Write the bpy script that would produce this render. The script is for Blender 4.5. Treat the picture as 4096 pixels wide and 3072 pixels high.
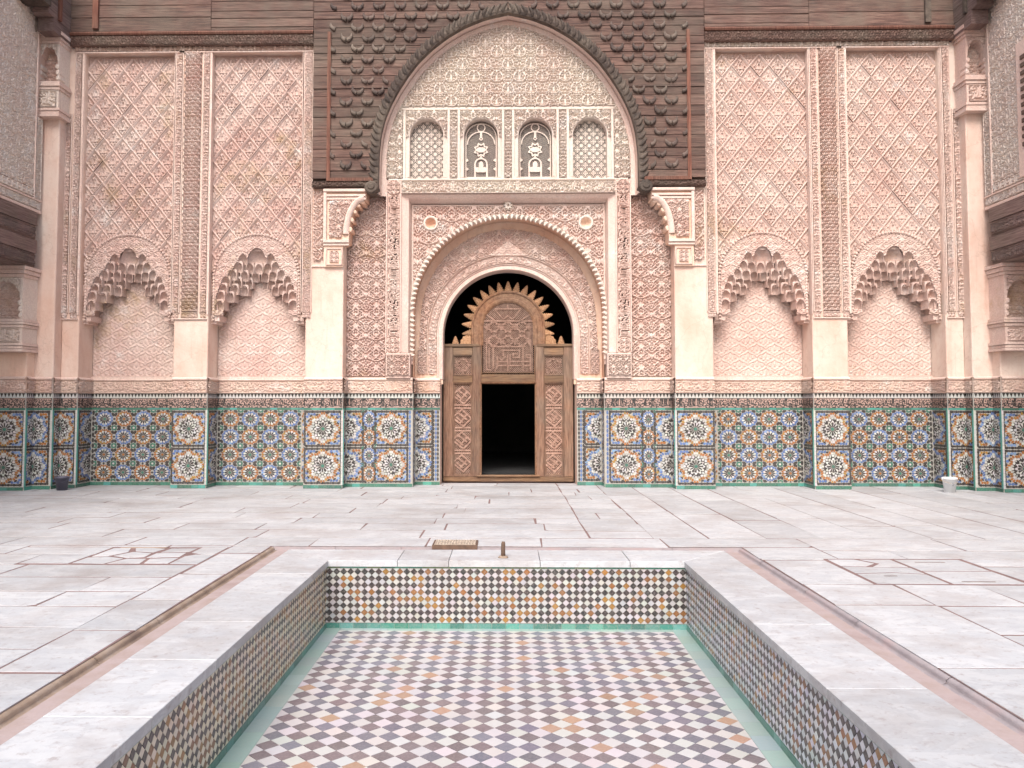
import bpy, math, random
import numpy as np
from mathutils import Matrix, Vector

for o in list(bpy.data.objects):
    bpy.data.objects.remove(o)
C = bpy.context.scene.collection
R = math.radians
rnd = random.Random(11)
nrs = np.random.RandomState(5)

# ------------------------------------------------------------------ camera
FPX, CPX, CPY, PITCH, YAW, EYE = 3313.0, 1964.0, 1443.0, R(2.9), R(1.0), 1.6
cam_d = bpy.data.cameras.new('camera')
cam = bpy.data.objects.new('camera', cam_d)
C.objects.link(cam)
cam.location = (0, 0, EYE)
cam.rotation_euler = (R(90) + PITCH, 0, YAW)
cam_d.sensor_width = 36
cam_d.lens = FPX / 4096 * 36
cam_d.shift_x = (2048 - CPX) / 4096
cam_d.shift_y = -(1536 - CPY) / 4096
cam_d.clip_end = 500
cam_d.clip_start = 0.05
bpy.context.scene.camera = cam

# ------------------------------------------------------------------ sky, sun, exposure
SUN_EL, SUN_AZ = R(48), R(188)          # azimuth measured from +Y towards +X (light from behind the camera, to the left)
world = bpy.data.worlds.new('World')
bpy.context.scene.world = world
world.use_nodes = True
wn = world.node_tree
for n in list(wn.nodes):
    wn.nodes.remove(n)
w_out = wn.nodes.new('ShaderNodeOutputWorld')
w_bg = wn.nodes.new('ShaderNodeBackground')
w_sky = wn.nodes.new('ShaderNodeTexSky')
w_sky.sky_type = 'NISHITA'
w_sky.sun_disc = False
w_sky.sun_elevation = SUN_EL
w_sky.sun_rotation = SUN_AZ
w_sky.air_density = 1.0
w_sky.dust_density = 4.0
w_sky.ozone_density = 0.6
w_bg.inputs['Strength'].default_value = 0.145
wn.links.new(w_sky.outputs[0], w_bg.inputs[0])
wn.links.new(w_bg.outputs[0], w_out.inputs[0])
sun_d = bpy.data.lights.new('sun', 'SUN')
sun_d.energy = 1.85
sun_d.angle = R(28)
sun_d.color = (1.0, 0.99, 0.985)
sun = bpy.data.objects.new('sun', sun_d)
C.objects.link(sun)
sun_vec = Vector((math.sin(SUN_AZ) * math.cos(SUN_EL), math.cos(SUN_AZ) * math.cos(SUN_EL), math.sin(SUN_EL)))
sun.rotation_euler = sun_vec.to_track_quat('Z', 'Y').to_euler()
sun.location = (4, -4, 14)
vs = bpy.context.scene.view_settings
vs.view_transform = 'Standard'
vs.look = 'None'
vs.gamma = 1.0
vs.use_curve_mapping = False
vs.exposure = 0.76
bpy.context.scene.cycles.max_bounces = 6
bpy.context.scene.cycles.diffuse_bounces = 3

# ------------------------------------------------------------------ measuring helpers: a sight line meets a real plane Y = const
_Rm = Matrix.Rotation(YAW, 3, 'Z') @ Matrix.Rotation(R(90) + PITCH, 3, 'X')
def W(px, py, Y):
    d = _Rm @ Vector(((px - CPX) / FPX, -(py - CPY) / FPX, -1.0))
    t = Y / d.y
    return d.x * t, EYE + d.z * t
X0 = W(2033, 1100, 15.9)[0]
def U(px, Y, py=900):
    return X0 - W(px, py, Y)[0]
def ZZ(py, Y, px=1000):
    return W(px, py, Y)[1]

# ------------------------------------------------------------------ object helpers
BASE = {}
def col(h):
    h = h.lstrip('#')
    v = [int(h[i:i + 2], 16) / 255 for i in (0, 2, 4)]
    return tuple(x / 12.92 if x <= 0.04045 else ((x + 0.055) / 1.055) ** 2.4 for x in v)

def thing(name, label, cat, loc=(0, 0, 0), group=None, kind=None):
    o = bpy.data.objects.new(name, None)
    o.empty_display_size = 0.2
    C.objects.link(o)
    o.location = loc
    BASE[o.name] = Vector(loc)
    if label: o['label'] = label
    if cat: o['category'] = cat
    if group: o['group'] = group
    if kind: o['kind'] = kind
    return o

def tag(o, label, cat, group=None, kind=None):
    if label: o['label'] = label
    if cat: o['category'] = cat
    if group: o['group'] = group
    if kind: o['kind'] = kind
    return o

def attach(o, parent):
    if parent is not None:
        o.parent = parent
        b = BASE.get(parent.name)
        if b is not None:
            o.matrix_parent_inverse = Matrix.Translation(-b)

def place(name, me, parent, loc=(0, 0, 0), rot=(0, 0, 0), scale=(1, 1, 1), color=None, kind=None):
    o = bpy.data.objects.new(name, me)
    C.objects.link(o)
    o.location, o.rotation_euler, o.scale = loc, rot, scale
    if color: o.color = (*color, 1)
    if kind: o['kind'] = kind
    attach(o, parent)
    return o

def new_mesh(name, verts, faces, mats=(), midx=None, cols=None, smooth=False):
    me = bpy.data.meshes.new(name)
    me.from_pydata(verts, [], faces)
    for m in (mats if isinstance(mats, (list, tuple)) else [mats]):
        me.materials.append(m)
    if midx is not None:
        me.polygons.foreach_set('material_index', midx)
    if smooth:
        me.polygons.foreach_set('use_smooth', [True] * len(me.polygons))
    if cols is not None:
        a = me.color_attributes.new('Col', 'FLOAT_COLOR', 'CORNER')
        tot = np.zeros(len(me.polygons), np.int32)
        me.polygons.foreach_get('loop_total', tot)
        arr = np.repeat(np.array([(c[0], c[1], c[2], 1.0) for c in cols], np.float32), tot, axis=0)
        a.data.foreach_set('color', arr.ravel())
    me.update()
    return me

def grid_mesh(name, P, mats, mask=None, smooth=True, fcol=None):
    n, m = P.shape[:2]
    idx = np.arange(n * m).reshape(n, m)
    q = np.stack([idx[:-1, :-1], idx[:-1, 1:], idx[1:, 1:], idx[1:, :-1]], -1)
    if mask is not None:
        keep = mask.ravel()
        q2 = q.reshape(-1, 4)[keep]
    else:
        keep = None
        q2 = q.reshape(-1, 4)
    used, inv = np.unique(q2, return_inverse=True)
    V = P.reshape(-1, 3)[used].astype(np.float32)
    F = inv.reshape(-1, 4).astype(np.int32)
    me = bpy.data.meshes.new(name)
    me.vertices.add(len(V)); me.vertices.foreach_set('co', V.ravel())
    me.loops.add(F.size); me.loops.foreach_set('vertex_index', F.ravel())
    me.polygons.add(len(F))
    me.polygons.foreach_set('loop_start', np.arange(0, F.size, 4, dtype=np.int32))
    if smooth:
        me.polygons.foreach_set('use_smooth', np.ones(len(F), bool))
    for mt in (mats if isinstance(mats, (list, tuple)) else [mats]):
        me.materials.append(mt)
    me.update(calc_edges=True)
    if fcol is not None:
        fc = fcol.reshape(-1, 3)
        if keep is not None: fc = fc[keep]
        a = me.color_attributes.new('Col', 'FLOAT_COLOR', 'CORNER')
        arr = np.ones((len(F), 4), np.float32); arr[:, :3] = fc
        a.data.foreach_set('color', np.repeat(arr, 4, axis=0).ravel())
    return me

# wall frames: (a, b, h) -> world, h points out of the surface
def on_front(Y):   return lambda a, b, h: (a, Y - h, b)
def on_left(X):    return lambda a, b, h: (X + h, a, b)         # faces +X, a = world Y
def on_right(X):   return lambda a, b, h: (X - h, -a, b)        # faces -X, a = -world Y
def on_floor(Z):   return lambda a, b, h: (a, b, Z + h)
def side_map(sg, X):                                             # surface facing the centre axis, sg -1 = left half
    return on_left(X) if sg < 0 else on_right(X)
def a_of(sg, y):   return y if sg < 0 else -y

def inset(poly, d):
    n = len(poly); out = []
    for i in range(n):
        x0, y0 = poly[i - 1]; x1, y1 = poly[i]; x2, y2 = poly[(i + 1) % n]
        ax, ay = x1 - x0, y1 - y0; bx_, by_ = x2 - x1, y2 - y1
        la, lb = math.hypot(ax, ay) or 1e-9, math.hypot(bx_, by_) or 1e-9
        nx, ny = -ay / la - by_ / lb, ax / la + bx_ / lb
        k = max(1 + (ax * bx_ + ay * by_) / (la * lb), 0.25)
        out.append((x1 + nx * d / k, y1 + ny * d / k))
    return out

class MB:
    def __init__(s): s.v, s.f, s.c, s.m = [], [], [], []
    def face(s, pts, c=None, m=0):
        k = len(s.v); s.v += pts; s.f.append(tuple(range(k, k + len(pts)))); s.c.append(c); s.m.append(m)
    def box(s, x0, x1, y0, y1, z0, z1, c=None, m=0):
        if x0 > x1: x0, x1 = x1, x0
        k = len(s.v)
        s.v += [(x0, y0, z0), (x1, y0, z0), (x1, y1, z0), (x0, y1, z0), (x0, y0, z1), (x1, y0, z1), (x1, y1, z1), (x0, y1, z1)]
        for q in ((0, 3, 2, 1), (4, 5, 6, 7), (0, 1, 5, 4), (1, 2, 6, 5), (2, 3, 7, 6), (3, 0, 4, 7)):
            s.f.append(tuple(k + i for i in q)); s.c.append(c); s.m.append(m)
    def prism(s, poly, mp, h1, h0=0.0, ch=0.0, c=None, m=0, back=False):
        n = len(poly); k = len(s.v)
        top = inset(poly, ch) if ch else poly
        s.v += [mp(a, b, h0) for a, b in poly]
        if ch:
            s.v += [mp(a, b, h1 - ch) for a, b in poly]
        s.v += [mp(a, b, h1) for a, b in top]
        L = 2 if ch else 1
        for l in range(L):
            for i in range(n):
                j = (i + 1) % n
                s.f.append((k + l * n + i, k + l * n + j, k + (l + 1) * n + j, k + (l + 1) * n + i)); s.c.append(c); s.m.append(m)
        s.f.append(tuple(k + L * n + i for i in range(n))); s.c.append(c); s.m.append(m)
        if back:
            s.f.append(tuple(k + i for i in reversed(range(n)))); s.c.append(c); s.m.append(m)
    def sweep(s, path, prof, mp, closed=False, c=None, m=0):
        """path: list of (a, b, na, nb); prof: list of (offset along the normal, height)"""
        k = len(s.v); n = len(prof)
        for a, b, na, nb in path:
            s.v += [mp(a + na * o, b + nb * o, h) for o, h in prof]
        for i in range(len(path) - 1 + (1 if closed else 0)):
            j = (i + 1) % len(path)
            for t in range(n - 1):
                s.f.append((k + i * n + t, k + j * n + t, k + j * n + t + 1, k + i * n + t + 1)); s.c.append(c); s.m.append(m)
    def tube(s, pts, rad, nseg=6, m=0, c=None):
        k = len(s.v); N = len(pts)
        for i, p in enumerate(pts):
            p = Vector(p)
            t = (Vector(pts[min(i + 1, N - 1)]) - Vector(pts[max(i - 1, 0)])).normalized()
            up = Vector((0, 0, 1)) if abs(t.z) < 0.9 else Vector((1, 0, 0))
            e1 = t.cross(up).normalized(); e2 = t.cross(e1)
            r_ = rad[i] if isinstance(rad, (list, tuple)) else rad
            for q in range(nseg):
                an = 2 * math.pi * q / nseg
                s.v.append(tuple(p + e1 * math.cos(an) * r_ + e2 * math.sin(an) * r_))
        for i in range(N - 1):
            for q in range(nseg):
                j = (q + 1) % nseg
                s.f.append((k + i * nseg + q, k + (i + 1) * nseg + q, k + (i + 1) * nseg + j, k + i * nseg + j)); s.c.append(c); s.m.append(m)
        s.f.append(tuple(k + q for q in range(nseg))); s.c.append(c); s.m.append(m)
        s.f.append(tuple(k + (N - 1) * nseg + q for q in reversed(range(nseg)))); s.c.append(c); s.m.append(m)
    def mesh(s, name, mats, smooth=False):
        cols = s.c if any(c is not None for c in s.c) else None
        if cols: cols = [c or (0.6, 0.6, 0.6) for c in cols]
        return new_mesh(name, s.v, s.f, mats, s.m if any(s.m) else None, cols, smooth)
    def build(s, name, mats, parent=None, smooth=False, kind=None):
        return place(name, s.mesh(name, mats, smooth), parent, kind=kind)

def arc_path(cx, cz, r, a0, a1, n, legs=None):
    """from angle a0 to a1 (degrees, anticlockwise, seen from the front); normals point outwards; legs = z to run straight down to"""
    p = []
    for i in range(n + 1):
        t = R(a0 + (a1 - a0) * i / n)
        p.append((cx + r * math.cos(t), cz + r * math.sin(t), math.cos(t), math.sin(t)))
    if legs is not None:
        f, l = p[0], p[-1]
        p = [(f[0], legs, f[2], f[3])] + p + [(l[0], legs, l[2], l[3])]
    return p
def rect_path(a0, a1, b0, b1):
    q = math.sqrt(2)
    return [(a0, b0, -1, -1), (a1, b0, 1, -1), (a1, b1, 1, 1), (a0, b1, -1, 1)]

# ------------------------------------------------------------------ materials
def nt(name):
    m = bpy.data.materials.new(name); m.use_nodes = True
    t = m.node_tree
    b = t.nodes['Principled BSDF']
    return m, t, b
def nd(t, typ, **kw):
    n = t.nodes.new(typ)
    for k, v in kw.items():
        if k.startswith('i_'):
            n.inputs[k[2:].replace('_', ' ')].default_value = v
        else: setattr(n, k, v)
    return n
def noise(t, scale, detail=4, rough=0.55, vec=None, stretch=None):
    g = nd(t, 'ShaderNodeNewGeometry')
    mp = nd(t, 'ShaderNodeMapping')
    t.links.new(g.outputs['Position'], mp.inputs[0])
    if stretch: mp.inputs['Scale'].default_value = stretch
    if vec: mp.inputs['Location'].default_value = vec
    n = nd(t, 'ShaderNodeTexNoise')
    n.inputs['Scale'].default_value = scale
    n.inputs['Detail'].default_value = detail
    n.inputs['Roughness'].default_value = rough
    t.links.new(mp.outputs[0], n.inputs['Vector'])
    return n.outputs['Fac']
def ramp(t, fac, stops):
    r = nd(t, 'ShaderNodeValToRGB')
    while len(r.color_ramp.elements) < len(stops):
        r.color_ramp.elements.new(0.5)
    for e, (p, c) in zip(r.color_ramp.elements, stops):
        e.position = p
        e.color = (*c, 1) if len(c) == 3 else c
    t.links.new(fac, r.inputs[0])
    return r.outputs[0]
def mix(t, fac, a, b, mode='MIX'):
    m = nd(t, 'ShaderNodeMix', data_type='RGBA', blend_type=mode)
    if isinstance(fac, (int, float)): m.inputs[0].default_value = fac
    else: t.links.new(fac, m.inputs[0])
    for s, x in ((6, a), (7, b)):
        if isinstance(x, tuple): m.inputs[s].default_value = (*x, 1)
        else: t.links.new(x, m.inputs[s])
    return m.outputs[2]
def bump(t, b, fac, strength, dist=0.01):
    n = nd(t, 'ShaderNodeBump')
    n.inputs['Strength'].default_value = strength
    n.inputs['Distance'].default_value = dist
    t.links.new(fac, n.inputs['Height'])
    t.links.new(n.outputs[0], b.inputs['Normal'])

def mat_stucco(name, pink, pale, ochre, amt_pale=0.5, amt_ochre=0.6, seed=0.0):
    m, t, b = nt(name)
    c = ramp(t, noise(t, 1.1, 6, 0.68, (seed, 0, 0)), [(amt_pale - 0.16, pink), (amt_pale + 0.14, pale)])
    # ochre and grey-brown weathering, old lime wash, run-off streaks
    c = mix(t, ramp(t, noise(t, 0.8, 7, 0.72, (seed + 7, 3, 1)), [(amt_ochre - 0.02, (0, 0, 0)), (amt_ochre + 0.1, (0.85, 0.85, 0.85))]), c, ochre)
    c = mix(t, ramp(t, noise(t, 1.6, 7, 0.75, (seed + 17, 5, 2)), [(0.56, (0, 0, 0)), (0.68, (0.7, 0.7, 0.7))]), c, col('#e2dcd6'))
    c = mix(t, ramp(t, noise(t, 2.2, 5, 0.7, (seed + 27, 1, 4), (3.0, 3.0, 0.28)), [(0.55, (0, 0, 0)), (0.75, (0.45, 0.45, 0.45))]), c, col('#a58a78'))
    fine = noise(t, 34, 4, 0.7)
    c = mix(t, ramp(t, fine, [(0.38, (0.4, 0.4, 0.4)), (0.6, (0.0, 0.0, 0.0))]), c, tuple(x * 0.62 for x in pink))
    t.links.new(c, b.inputs['Base Color'])
    b.inputs['Roughness'].default_value = 0.9
    bump(t, b, noise(t, 70, 5, 0.65), 0.5, 0.012)
    return m

M = {}
M['stucco'] = mat_stucco('carved_plaster_pink', col('#cfada0'), col('#dbc6ba'), col('#bc9d7c'), 0.5, 0.6)
M['stucco_l'] = mat_stucco('carved_plaster_rose', col('#caa99e'), col('#d6c2b7'), col('#b09676'), 0.52, 0.57, 3)
M['cream'] = mat_stucco('carved_plaster_cream', col('#d8c2b6'), col('#dfd3c5'), col('#c8b198'), 0.46, 0.64, 5)
M['lime'] = mat_stucco('smooth_plaster_trim', col('#d8bbae'), col('#dfcbbe'), col('#caab95'), 0.5, 0.64, 9)
M['script'] = mat_stucco('carved_script_plaster', col('#caaa9d'), col('#d4beae'), col('#c09c86'), 0.48, 0.58, 13)

def mat_plaster(name, a, b_, c_, seed):
    m, t, b = nt(name)
    c = ramp(t, noise(t, 0.9, 6, 0.6, (seed, 0, 0), (1, 1, 0.5)), [(0.36, a), (0.5, b_), (0.64, c_)])
    c = mix(t, ramp(t, noise(t, 6, 6, 0.75, (seed, 1, 0)), [(0.48, (0, 0, 0)), (0.75, (0.5, 0.5, 0.5))]), c, col('#c29c88'))
    c = mix(t, ramp(t, noise(t, 2.6, 5, 0.7, (seed + 9, 1, 4), (3.5, 3.5, 0.25)), [(0.56, (0, 0, 0)), (0.74, (0.4, 0.4, 0.4))]), c, col('#b08a74'))
    # hairline cracks
    g = nd(t, 'ShaderNodeNewGeometry'); vo = nd(t, 'ShaderNodeTexVoronoi', feature='DISTANCE_TO_EDGE'); vo.inputs['Scale'].default_value = 0.9
    ds = nd(t, 'ShaderNodeVectorMath', operation='MULTIPLY_ADD')
    nz = nd(t, 'ShaderNodeTexNoise'); nz.inputs['Scale'].default_value = 2.5; nz.inputs['Detail'].default_value = 5
    t.links.new(g.outputs['Position'], nz.inputs['Vector'])
    t.links.new(nz.outputs['Color'], ds.inputs[0]); ds.inputs[1].default_value = (0.7, 0.7, 0.7); t.links.new(g.outputs['Position'], ds.inputs[2])
    t.links.new(ds.outputs[0], vo.inputs['Vector'])
    c = mix(t, ramp(t, vo.outputs['Distance'], [(0.003, (0.22, 0.22, 0.22)), (0.008, (0, 0, 0))]), c, col('#9c7a66'))
    t.links.new(c, b.inputs['Base Color'])
    b.inputs['Roughness'].default_value = 0.75
    bump(t, b, noise(t, 5, 7, 0.65), 0.5, 0.03)
    return m
M['plaster'] = mat_plaster('polished_plaster_peach', col('#d0ae9c'), col('#d8bfb0'), col('#dccbbd'), 2)
M['plaster_red'] = mat_plaster('polished_plaster_salmon', col('#cd9380'), col('#d9b09b'), col('#dec0ac'), 21)
M['soffit'] = mat_plaster('plaster_soffit', col('#d8ab90'), col('#dfbda6'), col('#e2c9b5'), 31)

def mat_wood(name, dark, mid, light, sx=(0.5, 3, 9), gray=0.5):
    m, t, b = nt(name)
    oi = nd(t, 'ShaderNodeObjectInfo')
    g = noise(t, 5, 6, 0.65, None, sx)
    c = ramp(t, g, [(0.3, dark), (0.5, mid), (0.72, light)])
    pat = noise(t, 1.4, 3, 0.6)
    c = mix(t, ramp(t, pat, [(0.42, (0, 0, 0)), (0.62, (gray, gray, gray))]), c, mix(t, g, col('#4a4138'), col('#83786a')))
    r_ = nd(t, 'ShaderNodeMath', operation='MULTIPLY_ADD')
    t.links.new(oi.outputs['Random'], r_.inputs[0]); r_.inputs[1].default_value = 0.45; r_.inputs[2].default_value = 0.78
    hs = nd(t, 'ShaderNodeHueSaturation')
    t.links.new(r_.outputs[0], hs.inputs['Value']); t.links.new(c, hs.inputs['Color'])
    t.links.new(hs.outputs[0], b.inputs['Base Color'])
    b.inputs['Roughness'].default_value = 0.8
    bump(t, b, noise(t, 12, 6, 0.7, None, sx), 0.7, 0.02)
    return m
M['wood'] = mat_wood('weathered_cedar', col('#402f29'), col('#644b42'), col('#806558'))
M['wood_carved'] = mat_wood('carved_cedar', col('#352b26'), col('#54453f'), col('#6c5d53'), (2, 2, 2), 0.6)
M['wood_red'] = mat_wood('red_brown_batten', col('#553328'), col('#75493a'), col('#8c6350'), (9, 3, 0.5), 0.25)
M['wood_dark'] = mat_wood('dark_cedar', col('#2a221e'), col('#463a33'), col('#5d5046'), (2, 2, 2), 0.4)
M['door'] = mat_wood('door_cedar', col('#553b2e'), col('#7b5c4a'), col('#93745f'), (8, 3, 0.7), 0.5)
M['door_h'] = mat_wood('door_rail_cedar', col('#5a3e2e'), col('#7e5f46'), col('#9a7a5a'), (0.6, 3, 8), 0.45)
M['door_orange'] = mat_wood('door_arch_cedar', col('#5c3c2a'), col('#7d583f'), col('#916f53'), (3, 3, 3), 0.35)
M['spike'] = mat_wood('door_cresting', col('#7e573c'), col('#a37b5a'), col('#b8946f'), (6, 3, 6), 0.1)
M['lattice'] = mat_wood('door_lattice', col('#77574a'), col('#957565'), col('#ab8d7c'), (4, 3, 4), 0.2)

def mat_marble():
    m, t, b = nt('worn_marble')
    oi = nd(t, 'ShaderNodeObjectInfo')
    g = nd(t, 'ShaderNodeNewGeometry')
    mp = nd(t, 'ShaderNodeMapping'); mp.inputs['Scale'].default_value = (1.4, 2.6, 4)
    ad = nd(t, 'ShaderNodeVectorMath', operation='MULTIPLY_ADD')
    t.links.new(oi.outputs['Random'], ad.inputs[0]); ad.inputs[1].default_value = (37, 11, 5)
    t.links.new(g.outputs['Position'], ad.inputs[2])
    t.links.new(ad.outputs[0], mp.inputs[0])
    n1 = nd(t, 'ShaderNodeTexNoise'); n1.inputs['Scale'].default_value = 2.2; n1.inputs['Detail'].default_value = 8; n1.inputs['Roughness'].default_value = 0.62
    n1.inputs['Distortion'].default_value = 0.6
    t.links.new(mp.outputs[0], n1.inputs['Vector'])
    c = ramp(t, n1.outputs[0], [(0.3, col('#a9abaf')), (0.45, col('#b5b7b9')), (0.6, col('#bebfc0')), (0.8, col('#b0b2b5'))])
    veins = ramp(t, n1.outputs[0], [(0.46, (0, 0, 0)), (0.5, (0.22, 0.22, 0.22)), (0.52, (0, 0, 0))])
    c = mix(t, veins, c, col('#8d8a92'))
    st = noise(t, 1.1, 6, 0.7)
    c = mix(t, ramp(t, st, [(0.47, (0, 0, 0)), (0.68, (0.8, 0.8, 0.8))]), c, col('#a09a98'))
    # pits and stains
    c = mix(t, ramp(t, noise(t, 14, 5, 0.75), [(0.55, (0, 0, 0)), (0.68, (0.6, 0.6, 0.6))]), c, col('#908380'))
    hs = nd(t, 'ShaderNodeHueSaturation')
    r_ = nd(t, 'ShaderNodeMath', operation='MULTIPLY_ADD')
    t.links.new(oi.outputs['Random'], r_.inputs[0]); r_.inputs[1].default_value = 0.2; r_.inputs[2].default_value = 0.88
    t.links.new(r_.outputs[0], hs.inputs['Value']); t.links.new(c, hs.inputs['Color'])
    t.links.new(hs.outputs[0], b.inputs['Base Color'])
    b.inputs['Roughness'].default_value = 0.55
    b.inputs['Specular IOR Level'].default_value = 0.35
    bump(t, b, noise(t, 7, 6, 0.65), 0.18, 0.02)
    return m
M['marble'] = mat_marble()
def mat_plain(name, stops, scale, rough=0.9, bs=0.5):
    m, t, b = nt(name)
    c = ramp(t, noise(t, scale, 6, 0.65), stops)
    t.links.new(c, b.inputs['Base Color'])
    b.inputs['Roughness'].default_value = rough
    bump(t, b, noise(t, scale * 8, 4, 0.6), bs, 0.01)
    return m
M['mortar'] = mat_plain('pink_mortar', [(0.3, col('#6f5b58')), (0.6, col('#836a66')), (0.8, col('#957c77'))], 3)
M['channel'] = mat_plain('channel_bed', [(0.3, col('#93807c')), (0.5, col('#a59592')), (0.75, col('#968379'))], 2.2)
M['brownstone'] = mat_plain('worn_channel_edge', [(0.3, col('#77655a')), (0.5, col('#94806f')), (0.75, col('#ab9d92'))], 3)
M['greystone'] = mat_plain('grey_channel_edge', [(0.3, col('#8a8082')), (0.5, col('#9d9495')), (0.75, col('#a8918f'))], 3)
M['grout'] = mat_plain('tile_grout', [(0.3, col('#98948d')), (0.6, col('#a9a59d')), (0.8, col('#9f9385'))], 5)
M['grout_warm'] = mat_plain('tile_grout_warm', [(0.3, col('#a3947f')), (0.6, col('#b0a493')), (0.8, col('#a38f77'))], 5)
M['dark'] = mat_plain('dark_room', [(0.3, (0.012, 0.012, 0.012)), (0.7, (0.025, 0.024, 0.024))], 2)  # shade of the room and the windows put into a near-black colour
M['lintel'] = mat_wood('gallery_lintel_cedar', col('#5a4540'), col('#7d6660'), col('#978078'), (2, 0.5, 9), 0.5)
M['bucket_w'] = mat_plain('white_plastic', [(0.3, (0.82, 0.83, 0.84)), (0.7, (0.86, 0.86, 0.86))], 4, 0.4, 0.02)
M['bucket_d'] = mat_plain('dark_blue_grey_plastic', [(0.3, col('#4b4a58')), (0.7, col('#5e5d6c'))], 4, 0.45, 0.02)
M['iron'] = mat_plain('rusty_iron', [(0.3, col('#4a3a30')), (0.6, col('#6d5545')), (0.8, col('#85705c'))], 12, 0.7)
M['iron_pale'] = mat_plain('galvanised_grate', [(0.3, col('#9a8a7c')), (0.6, col('#c0b2a2')), (0.8, col('#d0c6b8'))], 12, 0.6)

def mat_glaze(name, from_obj, rough=0.3, wear=0.3, dust=None, dustamt=0.0):
    m, t, b = nt(name)
    if from_obj:
        s = nd(t, 'ShaderNodeObjectInfo').outputs['Color']
    else:
        s = nd(t, 'ShaderNodeVertexColor', layer_name='Col').outputs['Color']
    n = noise(t, 55, 4, 0.7)
    c = mix(t, ramp(t, n, [(0.45, (0, 0, 0)), (0.75, (wear, wear, wear))]), s, col('#b8aaa2'))
    if dust:
        n3 = noise(t, 2.2, 6, 0.7)
        c = mix(t, ramp(t, n3, [(0.3, (dustamt * 0.6,) * 3), (0.7, (dustamt * 1.25,) * 3)]), c, dust)
    t.links.new(c, b.inputs['Base Color'])
    b.inputs['Roughness'].default_value = rough
    bump(t, b, noise(t, 30, 3, 0.6), 0.12, 0.01)
    return m
M['glaze'] = mat_glaze('zellige_glaze', False, 0.22, 0.28, col('#a09a92'), 0.1)
M['pooltile'] = mat_glaze('pool_wall_glaze', False, 0.3, 0.3, col('#b9b2a8'), 0.05)
M['floortile_o'] = mat_glaze('pool_floor_glaze', True, 0.4, 0.3, col('#bdb6b8'), 0.22)
M['floortile'] = mat_glaze('pool_floor_glaze_far', False, 0.4, 0.3, col('#bdb6b8'), 0.22)
M['sgraf'] = mat_glaze('cut_glaze_script', False, 0.5, 0.3)

# ------------------------------------------------------------------ carved patterns (periodic height fields drawn with strokes)
def raster(strokes, w, h, nx, ny, soft=0.25):
    """strokes: list of (points, half width or list); period w x h; returns array [ny, nx] 0..1"""
    D = np.full((ny * 3, nx * 3), -9.0, np.float32)
    gx = (np.arange(nx * 3) + 0.5) / nx * w - w
    gy = (np.arange(ny * 3) + 0.5) / ny * h - h
    for pts, wd in strokes:
        pts = np.asarray(pts, float)
        wds = np.full(len(pts), wd) if np.isscalar(wd) else np.asarray(wd, float)
        for i in range(len(pts) - 1):
            p, q = pts[i], pts[i + 1]
            wm = max(wds[i], wds[i + 1]) * (1 + soft)
            x0, x1 = min(p[0], q[0]) - wm, max(p[0], q[0]) + wm
            y0, y1 = min(p[1], q[1]) - wm, max(p[1], q[1]) + wm
            i0, i1 = np.searchsorted(gx, (x0, x1)); j0, j1 = np.searchsorted(gy, (y0, y1))
            if i1 <= i0 or j1 <= j0: continue
            X, Y = np.meshgrid(gx[i0:i1], gy[j0:j1])
            d = q - p; L = d @ d + 1e-12
            tt = np.clip(((X - p[0]) * d[0] + (Y - p[1]) * d[1]) / L, 0, 1)
            dist = np.hypot(X - p[0] - tt * d[0], Y - p[1] - tt * d[1])
            ww = wds[i] + (wds[i + 1] - wds[i]) * tt
            D[j0:j1, i0:i1] = np.maximum(D[j0:j1, i0:i1], 1 - dist / np.maximum(ww, 1e-4))
    D = D.reshape(3, ny, 3, nx).max(axis=(0, 2))
    return np.clip((D + soft) / (2 * soft) , 0, 1), D
def spiral(cx, cy, r0, turns, a0, sgn=1, n=22, r1=0.15):
    t = np.linspace(0, 1, n)
    r = r0 * (1 - t) + r0 * r1 * t
    a = a0 + sgn * t * turns * 2 * np.pi
    return np.stack([cx + r * np.cos(a), cy + r * np.sin(a)], 1)
def bez(p0, p1, p2, p3, n=12):
    t = np.linspace(0, 1, n)[:, None]
    p0, p1, p2, p3 = map(np.array, (p0, p1, p2, p3))
    return (1 - t) ** 3 * p0 + 3 * (1 - t) ** 2 * t * p1 + 3 * (1 - t) * t * t * p2 + t ** 3 * p3
def leaf(x, y, a, L, wd):
    t = np.linspace(0, 1, 6)
    return (np.stack([x + np.cos(a) * L * t, y + np.sin(a) * L * t], 1), list(wd * np.sin(np.pi * np.clip(t * 0.9 + 0.08, 0, 1))))
def ring(x, y, r, n=12):
    t = np.linspace(0, 2 * np.pi, n + 1)
    return np.stack([x + r * np.cos(t), y + r * np.sin(t)], 1)
def mirror(st, w):
    return st + [(np.stack([w - np.asarray(p)[:, 0], np.asarray(p)[:, 1]], 1), wd) for p, wd in st]
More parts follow.
